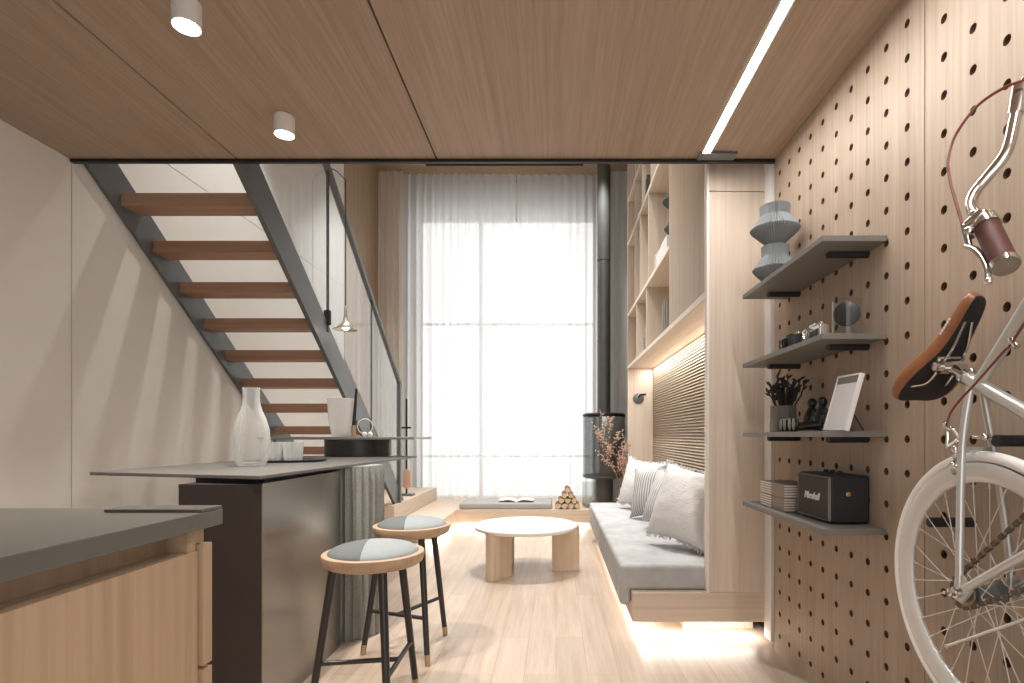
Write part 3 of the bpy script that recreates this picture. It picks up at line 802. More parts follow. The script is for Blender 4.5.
# ------------------------------------------------------------------ coffee table
cx, cy, th = -0.247, 4.44, 0.372
t = thing('coffee_table', 'round white coffee table on three thick ash slab legs', 'coffee table', (cx, cy, 0))
b = MB(); b.lathe([(0.390, th-0.034), (0.408, th-0.028), (0.413, th-0.006), (0.408, th)], (cx, cy, 0), 96); b.build('tabletop', M['tabletop'], t)
for ang in (2, -127, 130):
    a = math.radians(ang); R = Matrix.Translation((cx, cy, 0)) @ Matrix.Rotation(a, 4, 'Z')
    pts = [(0.215, -0.045)]
    for k in range(9):
        q = -PI/2+PI*k/8; pts.append((0.396+0.042*math.cos(q), 0.045*math.sin(q)))
    pts.append((0.215, 0.045))
    b = MB(); b.prism(pts, 'z', 0.0, th-0.035)
    for v in b.bm.verts: v.co = R @ v.co
    b.build('leg', M['table_wood'], t, 0.003, angle=30)
    # outer tongue rising beside the table edge
    tp = []
    for k in range(9):
        q = -PI/2+PI*k/8; tp.append((0.4155+0.022*math.cos(q), 0.040*math.sin(q)))
    b = MB(); b.prism(tp, 'z', th-0.035, th-0.004)
    for v in b.bm.verts: v.co = R @ v.co
    b.build('leg_tongue', M['table_wood'], t, 0.0015, angle=30)

# ------------------------------------------------------------------ bar counter
t = thing('bar_counter', 'long stone topped bar with a bronzed steel block and fluted column', 'bar counter', (-1.28, 2.5, 0))
BT = 0.94
MB().prism([(-1.120, 2.07), (-1.030, 4.06), (-1.90, 4.06), (-1.945, 2.285)], 'z', BT-0.014, BT).build('bar_top', M['bartop'], t, 0.002)
MB().box(-1.42, -1.15, 2.16, 2.82, BT-0.034, BT-0.0145).build('riser', M['black'], t)
MB().box(-1.44, -1.123, 2.09, 2.84, 0.0, BT-0.034, 0).build('base_block', M['darkpanel'], t, 0.001)
MB().box(-1.1225, -1.118, 2.088, 2.842, 0.0, BT-0.032).build('side_cladding', M['bronze'], t, 0.0005)
fl = lambda a, h, r: 1-0.13*abs(math.sin(a*14))
b = MB(); b.lathe([(0.183, 0.0), (0.183, BT-0.0145)], (-1.15, 3.06, 0), 28*10, rf=fl); b.build('fluted_column', M['flute'], t, angle=30)
b = MB(); b.lathe([(0.232, BT+0.0005), (0.236, BT+0.003), (0.236, BT+0.118), (0.232, BT+0.121)], (-1.47, 4.08, 0), 64); b.build('drum', M['disc'], t)
MB().box(-2.10, -1.00, 3.85, 4.40, BT+0.1215, BT+0.140).build('upper_slab', M['slab'], t, 0.002)
UZ = BT+0.1405

def glassware(name, label, cat, prof, c, mat, seg=48, rf=None, group=None):
    b = MB(); b.lathe(prof, c, seg, rf=rf, caps=False)
    return tag(b.build(name, mat, angle=60), label, cat, group)
glassware('carafe', 'tall frosted glass carafe standing on the bar top', 'carafe',
    [(0.0, 0.004), (0.058, 0.002), (0.068, 0.012), (0.080, 0.07), (0.085, 0.125), (0.081, 0.18), (0.066, 0.235), (0.048, 0.278), (0.040, 0.308), (0.038, 0.335), (0.038, 0.372), (0.0395, 0.388),
     (0.036, 0.388), (0.034, 0.370), (0.034, 0.335), (0.036, 0.308), (0.044, 0.278), (0.062, 0.235), (0.077, 0.18), (0.081, 0.125), (0.076, 0.07), (0.062, 0.018), (0.0, 0.014)], (-1.512, 2.72, BT+0.0005), M['frost'])
b = MB(); b.lathe([(0.165, 0), (0.182, 0.006), (0.184, 0.012), (0.176, 0.012), (0.165, 0.006)], (-1.535, 3.20, BT+0.0005), 56)
tag(b.build('serving_tray', M['disc']), 'thin round dark tray under the two frosted glass tumblers', 'tray')
wv = lambda a, h, r: 1+0.03*math.sin(9*a)
for x, y, lb in ((-1.645, 3.17, 'frosted glass tumbler nearer the tall carafe on the round tray'), (-1.535, 3.20, 'frosted glass tumbler farther from the tall carafe, beside its twin')):
    glassware('tumbler', lb, 'glass', [(0.0, 0.003), (0.046, 0.001), (0.050, 0.012), (0.054, 0.06), (0.058, 0.106), (0.055, 0.106), (0.051, 0.06), (0.046, 0.016), (0.0, 0.012)], (x, y, BT+0.0075), M['frost3'], 54, wv, 'frosted tumblers on the tray')
glassware('tumbler_vase', 'wide milky white tumbler vase on the upper stone slab', 'vase',
    [(0.0, 0.003), (0.062, 0.001), (0.070, 0.010), (0.092, 0.12), (0.101, 0.284), (0.096, 0.284), (0.087, 0.12), (0.066, 0.018), (0.0, 0.014)], (-1.60, 4.09, UZ+0.0005), M['frost2'])
t = thing('candlestick', 'black taper candle leaning slightly in a small brass holder', 'candlestick', (-1.50, 4.06, UZ))
b = MB(); b.lathe([(0.026, 0.0005), (0.027, 0.008), (0.017, 0.012), (0.017, 0.085), (0.014, 0.085)], (-1.50, 4.06, UZ), 28); b.build('holder', M['brass'], t)
b = MB(); b.tube([(-1.50, 4.06, UZ+0.07), (-1.478, 4.06, UZ+0.355)], [0.013, 0.009], 14); b.build('candle', M['black'], t)
t = thing('ring_ornament', 'clear glass ring ornament with two small pale balls beside the candle', 'ornament', (-1.415, 4.07, UZ))
b = MB(); b.torus((-1.418, 4.07, UZ+0.078), 0.056, 0.0035, 'y', 48, 10); b.build('ring', M['frost2'], t)
for x in (-1.413, -1.372):
    b = MB(); b.ball((x, 4.045, UZ+0.019), 0.018, seg=16); b.build('ball', M['tabletop'], t)

# ------------------------------------------------------------------ kitchen worktop and cabinet
t = thing('kitchen_counter', 'oak kitchen counter with a thick charcoal worktop in the near corner', 'kitchen counter', (-1.5, 0.8, 0))
MB().box(XL+0.002, -0.861, 0.10, 1.417, 0.864, 0.905).build('worktop', M['worktop'], t, 0.002)
MB().box(XL+0.004, -0.955, 0.14, 1.3375, 0.06, 0.8635).build('carcass', M['cab_wood'], t)
MB().box(XL+0.02, -0.97, 0.16, 1.32, 0.0, 0.06).build('plinth', M['black'], t)
MB().box(-0.955, -0.899, 1.338, 1.366, 0.06, 0.8635).build('end_post', M['cab_wood'], t, 0.002)
MB().box(-0.955, -0.899, 1.3665, 1.400, 0.8225, 0.8635).build('end_rail', M['cab_wood'], t, 0.002)
for y0, y1 in ((0.70, 1.372), (0.14, 0.696)):
    o = MB().box(-0.926, -0.8955, y0, y1, 0.42, 0.805).build('drawer', M['cab_wood'], t, 0.002)
    o = MB().box(-0.926, -0.8955, y0, y1, 0.065, 0.416).build('drawer', M['cab_wood'], t, 0.002)
    MB().box(-0.9545, -0.9265, y0, min(y1, 1.337), 0.775, 0.8045).build('finger_rail', M['oak_y'], t, 0.001)
for x0, x1 in ((-1.40, -0.883), (-1.94, -1.404)):
    MB().box(x0, x1, 1.3735, 1.408, 0.515, 0.820).build('drawer', M['cab_wood'], t, 0.002)
    MB().box(x0, x1, 1.3735, 1.408, 0.10, 0.505).build('drawer', M['cab_wood'], t, 0.002)
MB().box(-1.94, -0.956, 1.338, 1.373, 0.06, 0.8635).build('end_panel', M['cab_wood'], t, 0.001)
t = MB().box(-1.10, -0.862, 1.333, 1.415, 0.9055, 0.913).build('serving_board', M['slate'], bevel=0.0015)
tag(t, 'thin dark slate board lying on the far corner of the charcoal worktop', 'board')

# ------------------------------------------------------------------ stools
def stool(label, cx, cy, feet, tee):
    SH = 0.640
    t = thing('bar_stool', label, 'bar stool', (cx, cy, 0), 'round bar stools at the bar')
    b = MB(); b.lathe([(0.12, SH-0.052), (0.172, SH-0.050), (0.186, SH-0.040), (0.193, SH-0.018), (0.192, SH-0.004), (0.184, SH), (0.16, SH-0.004)], (cx, cy, 0), 72); b.build('seat', M['stool_wood'], t)
    b = MB(); prof = [(0.172*math.cos(q*PI/2/9), SH-0.004+0.042*math.sin(q*PI/2/9)) for q in range(9)]+[(0.004, SH+0.0385)]
    b.lathe(prof, (cx, cy, 0), 72)
    nrm = Vector((0.983, 0.184, 0)); pc = Vector((cx-0.026, cy, SH))
    bmesh.ops.bisect_plane(b.bm, geom=b.bm.verts[:]+b.bm.edges[:]+b.bm.faces[:], plane_co=pc, plane_no=nrm)
    for f in b.bm.faces: f.material_index = 1 if (f.calc_center_median()-pc).dot(nrm) > 0 else 0
    b.build('cushion', [M['stool_a'], M['stool_b']], t, angle=60)
    ft = []
    for a in feet:
        a = math.radians(a); d = Vector((math.cos(a), math.sin(a), 0)); c = Vector((cx, cy, 0))
        top = c+d*0.148+Vector((0, 0, SH-0.05)); bot = c+d*0.238
        at = lambda z, top=top, bot=bot: bot+(top-bot)*(z/(SH-0.05))
        b = MB(); b.tube([at(0.048), at(SH-0.04)], [0.0135, 0.0165], 16); lg_ = b.build('leg', M['stool_leg'], t)
        b = MB(); b.tube([at(0.0), at(0.05)], [0.0135, 0.0145], 16); b.build('foot_cap', M['brass'], lg_)
        ft.append(at)
    i, j, k = tee; z = 0.215
    m = (ft[i](z)+ft[j](z))/2
    b = MB(); b.tube([ft[i](z), ft[j](z)], 0.0095, 12); b.build('stretcher', M['stool_leg'], t)
    b = MB(); b.tube([ft[k](z), m], 0.0095, 12); b.build('stretcher', M['stool_leg'], t)
    return t
stool('round bar stool nearest the camera, beside the bronzed bar side', -0.714, 2.15, (193, 300, 62), (1, 2, 0))
stool('round bar stool farther off, beyond the fluted stone column', -0.735, 2.80, (197, 302, 57), (0, 1, 2))

# ------------------------------------------------------------------ pegboard shelves
RODZ = [2.4007-0.11*k for k in (6, 9, 12, 15)]
SZ = [z+0.006+0.02 for z in RODZ]
for n, (rz, lb) in enumerate(zip(RODZ, ('grey wall shelf holding the pleated vase, topmost on the pegboard', 'grey wall shelf holding the cameras and the glass jar',
        'grey wall shelf holding the plant pot and picture frame', 'grey wall shelf holding the black speaker, lowest on the pegboard'))):
    t = thing('wall_shelf', lb, 'shelf', (1.0, 2.235, rz), 'grey shelves on the pegboard')
    MB().box(0.897, XR-0.001, 1.845, 2.635, rz+0.006, rz+0.026).build('board', M['shelf_grey'], t, 0.0015)
    for y in (1.96, 2.51):
        b = MB(); b.tube([(0.972, y, rz), (XR+0.018, y, rz)], 0.0145, 16); b.build('peg', M['black'], t, angle=50)
for y, z, lb in ((1.245, 1.0807, 'black wall peg under the bicycle frame, above the white wheel'), (1.465, 0.8607, 'black wall peg showing between the spokes of the white wheel')):
    b = MB(); b.tube([(0.998, y, z), (XR+0.018, y, z)], 0.0132, 16)
    tag(b.build('wall_peg', M['black'], angle=50), lb, 'peg', 'bicycle wall pegs')

# --- second shelf: two cameras and a glass jar
def photo_camera(label, y0, y1, mat, dark):
    x0, x1, z = 0.925, 0.965, SZ[1]+0.0005; t = thing('camera_body', label, 'camera', (x0, (y0+y1)/2, z), 'small cameras on the shelf')
    ym = (y0+y1)/2
    MB().box(x0, x1, y0, y1, z, z+0.050).build('body', mat, t, 0.005)
    MB().box(x0+0.004, x1-0.004, ym-0.025, ym+0.02, z+0.049, z+0.059).build('viewfinder', mat, t, 0.003)
    b = MB(); b.lathe([(0.021, 0), (0.021, -0.008), (0.018, -0.010), (0.018, -0.014), (0.014, -0.015), (0.012, -0.010)], (x0, ym+0.01, z+0.025), 28, 'x'); b.build('lens', M['glossblack'] if dark else M['chrome'], t)
    b = MB(); b.lathe([(0.009, 0), (0.009, 0.009)], (x0+0.02, y0+0.025, z+0.050), 18); b.lathe([(0.006, 0), (0.006, 0.007)], (x0+0.02, y1-0.02, z+0.050), 16); b.build('dial', M['chrome'], t)
    MB().box(x0-0.001, x0+0.001, y0+0.008, y1-0.008, z+0.008, z+0.034).build('grip_panel', M['blackleather'], t)
photo_camera('silver camera with a pale top beside the glass jar', 1.925, 2.065, M['chrome'], False)
photo_camera('black camera at the far end of the shelf, beyond the silver one', 2.11, 2.28, M['black'], True)
jx, jy = 1.005, 1.895
t = thing('bell_jar', 'clear glass jar holding a dusky dark disc on the second shelf', 'jar', (jx, jy, SZ[1]))
b = MB(); b.lathe([(0.046, 0.001), (0.046, 0.118), (0.040, 0.124), (0.0, 0.125)], (jx, jy, SZ[1]), 40, caps=False); b.build('glass', M['jar'], t)
R = Matrix.Rotation(math.radians(-32), 3, 'Z')
b = MB(); b.lathe([(0.038, -0.006), (0.0425, -0.003), (0.0425, 0.003), (0.038, 0.006)], (jx, jy, SZ[1]+0.076), 40, 'y', mat=R); b.build('disc', M['gauze'], t)
b = MB(); b.lathe([(0.014, 0.001), (0.012, 0.012), (0.006, 0.02), (0.006, 0.036)], (jx, jy, SZ[1]), 20); b.build('stand', M['jar'], t)

# --- third shelf: pot of dark stems, figurine, frame
qx, qy, z = 0.985, 2.375, SZ[2]+0.0005
t = thing('plant_pot', 'concrete pot with a bunch of dark dry stems on the third shelf', 'plant pot', (qx, qy, z))
b = MB(); b.lathe([(0.058, 0), (0.060, 0.004), (0.056, 0.112), (0.050, 0.112), (0.050, 0.09)], (qx, qy, z), 8); b.build('pot', M['concrete'], t, smooth=False)
rnd = random.Random(4); b = MB()
for k in range(26):
    a = rnd.uniform(0, 2*PI); r0 = rnd.uniform(0, 0.035); L = rnd.uniform(0.07, 0.15); sp = rnd.uniform(0.2, 0.5)
    p0 = Vector((qx+r0*math.cos(a), qy+r0*math.sin(a), z+0.088)); p2 = p0+Vector((math.cos(a)*sp*L, math.sin(a)*sp*L*1.1, L)); p1 = (p0+p2)/2+Vector((rnd.uniform(-.01, .01), rnd.uniform(-.01, .01), 0))
    b.tube([p0, p1, p2], [0.0032, 0.0035, 0.003], 6)
    for _ in range(4):
        q = p1+(p2-p1)*rnd.uniform(0.1, 1.05); d = Vector((rnd.uniform(-1, 1), rnd.uniform(-1, 1), rnd.uniform(.2, 1.2))).normalized()
        b.tube([q, q+d*0.012, q+d*0.024], [0.0045, 0.006, 0.002], 6)
b.build('stems', M['black'], t)
fx, fy = 1.0, 2.14
t = thing('figurine', 'pair of glossy black seated figurines with outstretched legs', 'figurine', (fx, fy, z))
def seated(oy, nm):
    b = MB(); c = Vector((fx+0.012, fy+oy, z))
    b.tube([c+Vector((0, 0, 0.028)), c+Vector((0.004, 0, 0.06)), c+Vector((0.01, 0, 0.092))], [0.028, 0.027, 0.016], 16)
    b.ball(c+Vector((0.008, 0, 0.113)), 0.018, 0.018, 0.021, 16)
    for s in (-1, 1):
        b.tube([c+Vector((-0.004, 0.014*s, 0.024)), c+Vector((-0.045, 0.02+0.016*s, 0.022)), c+Vector((-0.078, 0.035+0.016*s, 0.014))], [0.017, 0.014, 0.011], 12)
        b.tube([c+Vector((0.008, 0.018*s, 0.085)), c+Vector((0.012, 0.034*s, 0.05)), c+Vector((0.02, 0.032*s, 0.014))], [0.010, 0.010, 0.010], 10)
        b.ball(c+Vector((-0.084, 0.037+0.018*s, 0.028)), 0.010, 0.015, 0.027, 12)
    o = b.build(nm, M['glossblack'], t)
    md = o.modifiers.new('remesh', 'REMESH'); md.mode = 'VOXEL'; md.voxel_size = 0.0032; md.use_smooth_shade = True
    b = MB()
    for s in (-1, 1): b.ball(c+Vector((-0.0935, 0.039+0.018*s, 0.029)), 0.003, 0.013, 0.024, 12)
    b.build('sole', M['shelf_grey'], t)
seated(0.042, 'figure'); seated(-0.042, 'figure')
t = thing('picture_frame', 'slim white picture frame leaning back on its prop, third shelf', 'picture frame', (0.97, 1.90, z))
lean = math.atan2(0.052, 0.19)
def FP(u, v, w):     # u along the frame, v up its face, w out of its face
    return Vector((0.955+v*math.sin(lean)-w*math.cos(lean)+u*0.12, 1.955-u, z+0.002+v*math.cos(lean)+w*math.sin(lean)))
def fbox(u0, u1, v0, v1, w0, w1):
    b = MB(); P = [FP(u, v, w) for w in (w0, w1) for u, v in ((u0, v0), (u1, v0), (u1, v1), (u0, v1))]
    vs = [b.bm.verts.new(p) for p in P]
    for f in ((0,3,2,1),(4,5,6,7),(0,1,5,4),(1,2,6,5),(2,3,7,6),(3,0,4,7)): b.bm.faces.new([vs[i] for i in f])
    return b
W_, H_ = 0.122, 0.20
fbox(0, W_, 0, H_, -0.012, 0).build('back', M['white'], t, 0.001)
for a in ((0, 0.006, 0, H_), (W_-0.006, W_, 0, H_), (0.006, W_-0.006, 0, 0.006), (0.006, W_-0.006, H_-0.006, H_)):
    fbox(*a, 0, 0.004).build('frame', M['white'], t, 0.001)
fbox(0.006, W_-0.006, 0.006, H_-0.032, 0.0, 0.0015).build('print', M['screen'], t)
fbox(0.006, W_-0.006, H_-0.031, H_-0.007, 0.0, 0.0015).build('header', M['shelf_grey'], t)
b = MB(); p = FP(0.07, 0.10, -0.013); b.tube([p, Vector((1.052, 1.875, z+0.003))], 0.003, 8); b.build('prop', M['black'], t)

# --- lowest shelf: two ribbed boxes and the speaker
for k, lb in enumerate(('ribbed taupe box under its twin beside the speaker', 'ribbed taupe box on top of its twin beside the speaker')):
    z = SZ[3]+0.0006+k*0.0562; t = thing('ribbed_box', lb, 'box', (1.0, 2.37, z), 'ribbed boxes beside the speaker')
    x0, x1, y0, y1, h = 0.935, 1.075, 2.25, 2.50, 0.0555
    MB().box(x0, x1, y0, y1, z, z+h).build('body', M['beige_box'], t, 0.002)
    for a in ((x0+0.002, x1-0.002, y0-0.003, y0+0.001), (x0-0.003, x0+0.001, y0+0.13, y1-0.002)):
        b = MB()
        for q in range(5): b.box(*a, z+0.005+q*0.0105, z+0.011+q*0.0105)
        b.build('ribbing', M['oak_edge'], t)
z = SZ[3]+0.0006; x0, x1, y0, y1, h = 0.967, 1.110, 1.937, 2.195, 0.172
t = thing('speaker', 'black vintage style loudspeaker with silver script lettering on the lowest shelf', 'speaker', ((x0+x1)/2, (y0+y1)/2, z))
MB().box(x0+0.006, x1, y0, y1, z+0.004, z+h).build('cabinet', M['blackleather'], t, 0.008)
MB().box(x0, x0+0.007, y0+0.010, y1-0.010, z+0.014, z+h-0.010).build('grille', M['grille'], t, 0.002)
b = MB(); e = 0.004
for a in ((y0+0.005, y1-0.005, z+0.009, z+0.009+e), (y0+0.005, y1-0.005, z+h-0.009, z+h-0.009+e), (y0+0.005, y0+0.005+e, z+0.009, z+h-0.005), (y1-0.005-e, y1-0.005, z+0.009, z+h-0.005)):
    b.box(x0-0.002, x0+0.008, *a)
b.build('piping', M['shelf_grey'], t, 0.001)
cu = bpy.data.curves.new('lettering', 'FONT'); cu.body = 'Marshall'; cu.size = 0.037; cu.shear = 0.35; cu.extrude = 0.0015; cu.offset = 0.0006; cu.space_character = 0.95
cu.align_x = 'CENTER'; cu.align_y = 'CENTER'
tmp = bpy.data.objects.new('lettering_curve', cu); COL.objects.link(tmp); bpy.context.view_layer.update()
me = bpy.data.meshes.new_from_object(tmp.evaluated_get(bpy.context.evaluated_depsgraph_get())); bpy.data.objects.remove(tmp)
me.materials.clear(); me.materials.append(M['white'])
T = Matrix(((0, 0, -1, x0-0.002), (-1, 0, 0, 2.07), (0, 1, 0, z+0.088), (0, 0, 0, 1)))
me.transform(T); me.name = 'lettering'
lo = bpy.data.objects.new('lettering', me); COL.objects.link(lo); lo.parent = t; lo.location = -Vector(t['_org'])
b = MB(); b.box(x0+0.03, x1-0.03, y0+0.03, y1-0.03, z+h-0.001, z+h+0.002); b.build('control_panel', M['black'], t, 0.0005)
b = MB()
for q in range(3): b.lathe([(0.009, 0), (0.009, 0.010), (0.007, 0.012)], ((x0+x1)/2, y0+0.07+q*0.05, z+h+0.002), 18)
b.build('knob', M['blacksteel'], t)
b = MB(); b.lathe([(0.0085, 0), (0.0085, -0.004), (0.004, -0.006)], (x0+0.066, y0, z+h*0.62), 20, 'y'); b.build('strap_button', M['gold'], t)

# ------------------------------------------------------------------ bicycle hung on the pegboard, nose up
bike = thing('bicycle', 'silver bicycle with white tyres and brown saddle hung on the pegboard', 'bicycle', (1.0, 1.277, 0.727))
C = Vector((1.0, 1.277, 0.727)); SCl = Vector((1.0, 1.308, 1.22)); BB = Vector((1.0, 0.905, 1.0))
HT = Vector((1.0, 0.976, 1.625)); HB = Vector((1.0, 0.876, 1.555)); FA = Vector((1.0, 0.541, 1.387))
def pt(px, py, X):          # a point of the bicycle in the upright plane at distance X from the camera's axis
    return Vector((X, X*548/(px-556), 1.094+(435-py)*X/(px-556)))
b = MB()
b.tube([BB, SCl+(SCl-BB).normalized()*0.03], 0.0150, 18)
b.tube([SCl+Vector((0, -0.012, -0.006)), HT+(HB-HT)*0.25], 0.0148, 18)
b.tube([BB, HB+(HT-HB)*0.2], 0.0160, 18)
b.tube([HB+(HB-HT)*0.15, HT+(HT-HB)*0.15], 0.0185, 20)
b.tube([BB+Vector((-0.036, 0, 0)), BB+Vector((0.036, 0, 0))], 0.021, 20)
for s in (-1, 1):
    b.tube(smooth_path([SCl+Vector((s*0.014, -0.004, -0.012)), SCl+Vector((s*0.036, -0.008, -0.15)), C+Vector((s*0.056, 0.004, 0.12)), C+Vector((s*0.060, 0, 0.012))], 5), 0.0088, 14)
    d = BB-C; q = C+Vector((s*0.060, 0, 0))
    b.tube(smooth_path([q+d*0.05, C+Vector((s*0.052, 0, 0))+d*0.45, C+Vector((s*0.034, 0, 0))+d*0.92], 5), 0.0098, 14)
    b.prism([(C.y+0.018, C.z-0.016), (C.y-0.012, C.z-0.022), (C.y-0.040, C.z+0.014), (C.y-0.014, C.z+0.042), (C.y+0.010, C.z+0.040)], 'x', 1.0+s*0.060-0.003, 1.0+s*0.060+0.003)
b.tube([SCl+Vector((-0.042, -0.008, -0.16)), SCl+Vector((0.042, -0.008, -0.16))], 0.006, 10)
b.build('frame', M['silver'], bike)

def wheel(c, name):
    w = MB().torus(c, 0.3155, 0.0140, 'x', 96, 14).build(name, M['tyre'], bike)
    b = MB(); b.lathe([(0.303, -0.0125), (0.298, -0.0135), (0.272, -0.0115), (0.258, -0.006), (0.256, 0.0), (0.258, 0.006), (0.272, 0.0115), (0.298, 0.0135), (0.303, 0.0125), (0.300, 0.0)], c, 96, 'x', caps=False)
    b.build('rim', M['rim'], w, angle=60)
    b = MB(); b.lathe([(0.006, -0.062), (0.006, -0.050), (0.022, -0.036), (0.029, -0.034), (0.029, -0.030), (0.014, -0.024), (0.014, 0.024), (0.029, 0.030), (0.029, 0.034), (0.020, 0.036), (0.006, 0.05), (0.006, 0.062)], c, 28, 'x')
    b.build('hub', M['steel'], w)
    b = MB(); n = 32
    for k in range(n):
        a = 2*PI*k/n+0.05; s = -1 if k % 2 else 1; off = (0.62 if (k//2) % 2 else -0.62)
        p = c+Vector((0, 0.258*math.cos(a), 0.258*math.sin(a))); q = c+Vector((s*0.032, 0.027*math.cos(a+off*1.9), 0.027*math.sin(a+off*1.9)))
        b.tube([q, p], 0.00125, 6)
        b.tube([p+(q-p)*0.06, p], 0.0025, 6)
    b.build('spokes', M['spoke'], w)
    return w
wheel(C, 'rear_wheel'); wheel(FA, 'front_wheel')
# fork and headset
b = MB(); crown = HB+(HB-HT).normalized()*0.03
b.tube([HB+(HB-HT).normalized()*0.012, crown], 0.016, 16)
for s in (-1, 1): b.tube(smooth_path([crown+Vector((s*0.012, 0, 0)), crown+Vector((s*0.045, -0.03, -0.03)), (crown+FA)/2+Vector((s*0.05, 0.004, -0.012)), FA+Vector((s*0.052, 0, 0))], 5), 0.010, 12)
b.build('fork', M['silver'], bike)
STM = HT+(HT-HB).normalized()*0.075; CL = Vector((0.955, 1.052, 1.822))
b = MB(); b.tube([HT, STM], 0.0135, 14); b.tube([STM, CL], 0.0125, 14); b.lathe([(0.018, -0.022), (0.018, 0.022)], CL, 18, 'x'); b.build('stem', M['chrome'], bike)
# axle nuts
for s in (-1, 1):
    b = MB(); b.lathe([(0.013, s*0.064), (0.013, s*0.072), (0.009, s*0.073), (0.009, s*0.084), (0.0045, s*0.086), (0.0045, s*0.096)], C, 12, 'x')
    b.build('axle_nut', M['chrome'], bike)
# seat post, saddle
pd = (SCl-BB).normalized(); TOPP = SCl+pd*0.088
b = MB(); b.tube([SCl, TOPP], 0.0128, 16); b.tube([SCl+pd*0.026, SCl+pd*0.040], 0.0185, 18); b.ball(SCl+pd*0.033+Vector((0, -0.018, 0.012)), 0.008, seg=10); b.build('seat_post', M['chrome'], bike)
b = MB(); cl = TOPP+Vector((0, 0.006, 0.006)); b.lathe([(0.019, -0.026), (0.019, 0.026)], cl, 18, 'x'); b.lathe([(0.011, -0.040), (0.011, 0.040)], cl, 12, 'x'); b.lathe([(0.015, -0.03), (0.015, 0.03)], cl+Vector((0, 0.016, 0.020)), 14, 'x'); b.build('saddle_clamp', M['chrome'], bike)
l = Vector((0, -0.713, 0.70)); nn_ = Vector((0, 0.70, 0.713)); ax = Vector((1, 0, 0)); SO = Vector((1.0, 1.418, 1.300))
prof = [(0.0, 0.045, 0.012), (0.02, 0.095, 0.026), (0.08, 0.138, 0.036), (0.20, 0.150, 0.040), (0.34, 0.132, 0.038), (0.47, 0.090, 0.036), (0.60, 0.062, 0.035), (0.78, 0.050, 0.033), (0.92, 0.046, 0.030), (0.98, 0.034, 0.024), (1.0, 0.016, 0.012)]
b = MB(); bm = b.bm; rings = []
for tt, w, h in prof:
    s = -0.160+0.335*tt; dip = 0.012*((tt-0.5)/0.5)**2-0.006
    ring = []
    for k in range(13):
        a = PI*k/12; ring.append(SO+l*s+ax*(1.14*w/2*math.cos(a))+nn_*(dip+h*math.sin(a)**0.8*1.05))
    sk = 0.016 if tt < 0.5 else 0.020
    ring += [SO+l*s-ax*w/2*1.1+nn_*(dip-1.3*sk*(h/0.036)), SO+l*s+nn_*(dip-sk*0.35*(h/0.036)), SO+l*s+ax*w/2*1.1+nn_*(dip-1.3*sk*(h/0.036))]
    rings.append([bm.verts.new(p) for p in ring])
n = len(rings[0])
for A, B in zip(rings, rings[1:]):
    for k in range(n):
        f = bm.faces.new((A[k], A[(k+1) % n], B[(k+1) % n], B[k])); f.material_index = 1 if k in (13, 14) else 0
bm.faces.new(rings[0][::-1]); bm.faces.new(rings[-1])
sad = b.build('saddle', [M['leather'], M['black']], bike, sub=2, angle=75)
b = MB()
for s in (-1, 1):
    P = [SO+l*-0.095+ax*s*0.045+nn_*-0.012, SO+l*-0.06+ax*s*0.026+nn_*-0.036, SO+ax*s*0.022+nn_*-0.040, SO+l*0.05+ax*s*0.018+nn_*-0.036, SO+l*0.112+ax*s*0.008+nn_*-0.014]
    b.tube(smooth_path(P, 5), 0.0036, 8)
b.build('saddle_rail', M['chrome'], sad)
b = MB()
for k in range(6):
    q = SO+l*(0.062+0.0085*k)+nn_*0.008-ax*0.0318
    R = Matrix((ax, l, nn_)).transposed()
    m4 = R.to_4x4(); m4.translation = q
    b.box(-0.0008, 0.0008, -0.0026, 0.0026, -0.003, 0.003, mat=m4)
b.build('saddle_mark', M['white'], sad)
# handlebar, grip, brake lever, cables
HP = [(1035, 70, .93), (1020.5, 92, .925), (1014.7, 121, .91), (1006, 153, .89), (988, 176, .87), (975, 192, .85), (971.5, 206, .835), (979, 219, .82), (988, 229, .815), (1004, 262, .80)]
hp = [pt(*q) for q in HP]
bar = [Vector((0.985, 0.80, 2.02)), Vector((0.985, 0.86, 2.06)), Vector((0.97, 0.95, 1.96)), CL]+hp
hbar = None
b = MB(); b.tube(smooth_path(bar, 6), 0.0108, 16); hbar = b.build('handlebar', M['chrome'], bike)
b = MB(); b.tube([pt(1022, 86, .925), pt(1016, 114, .915)], [0.0165, 0.0135], 18); b.build('bar_sleeve', M['chrome'], hbar)
b = MB(); b.tube([pt(987, 227, .815), pt(1004.5, 263, .80)], 0.0205, 24); b.build('grip', M['grip'], hbar)
b = MB(); a_, c_ = pt(1004.2, 262.4, .80), pt(1006.2, 266.5, .798); b.tube([a_, c_], [0.0225, 0.0215], 24); b.build('end_ring', M['chrome'], hbar)
b = MB(); a_, c_ = pt(983, 219, .818), pt(987.5, 228, .815); b.tube([a_, c_], [0.0215, 0.0235], 24); b.build('end_ring', M['chrome'], hbar)
b = MB()
b.tube([pt(983, 214, .812), pt(974, 222, .80), pt(968, 226, .795)], [0.014, 0.014, 0.010], 14)
b.tube([pt(962.5, 225, .79), pt(966, 236, .79), pt(969, 247, .79)], [0.005, 0.007, 0.007], 12)
b.tube(smooth_path([pt(967, 246, .788), pt(975, 249, .786), pt(982, 257, .784), pt(987, 268, .782), pt(988, 280, .78)], 5), [0.0075]*10+[0.006]*11, 12, flat=0.6)
b.ball(pt(988.5, 281, .78), 0.0072, seg=12); b.ball(pt(974, 214, .80), 0.009, seg=12); b.ball(pt(969, 231, .792), 0.009, seg=12)
b.build('brake_lever', M['chrome'], hbar)
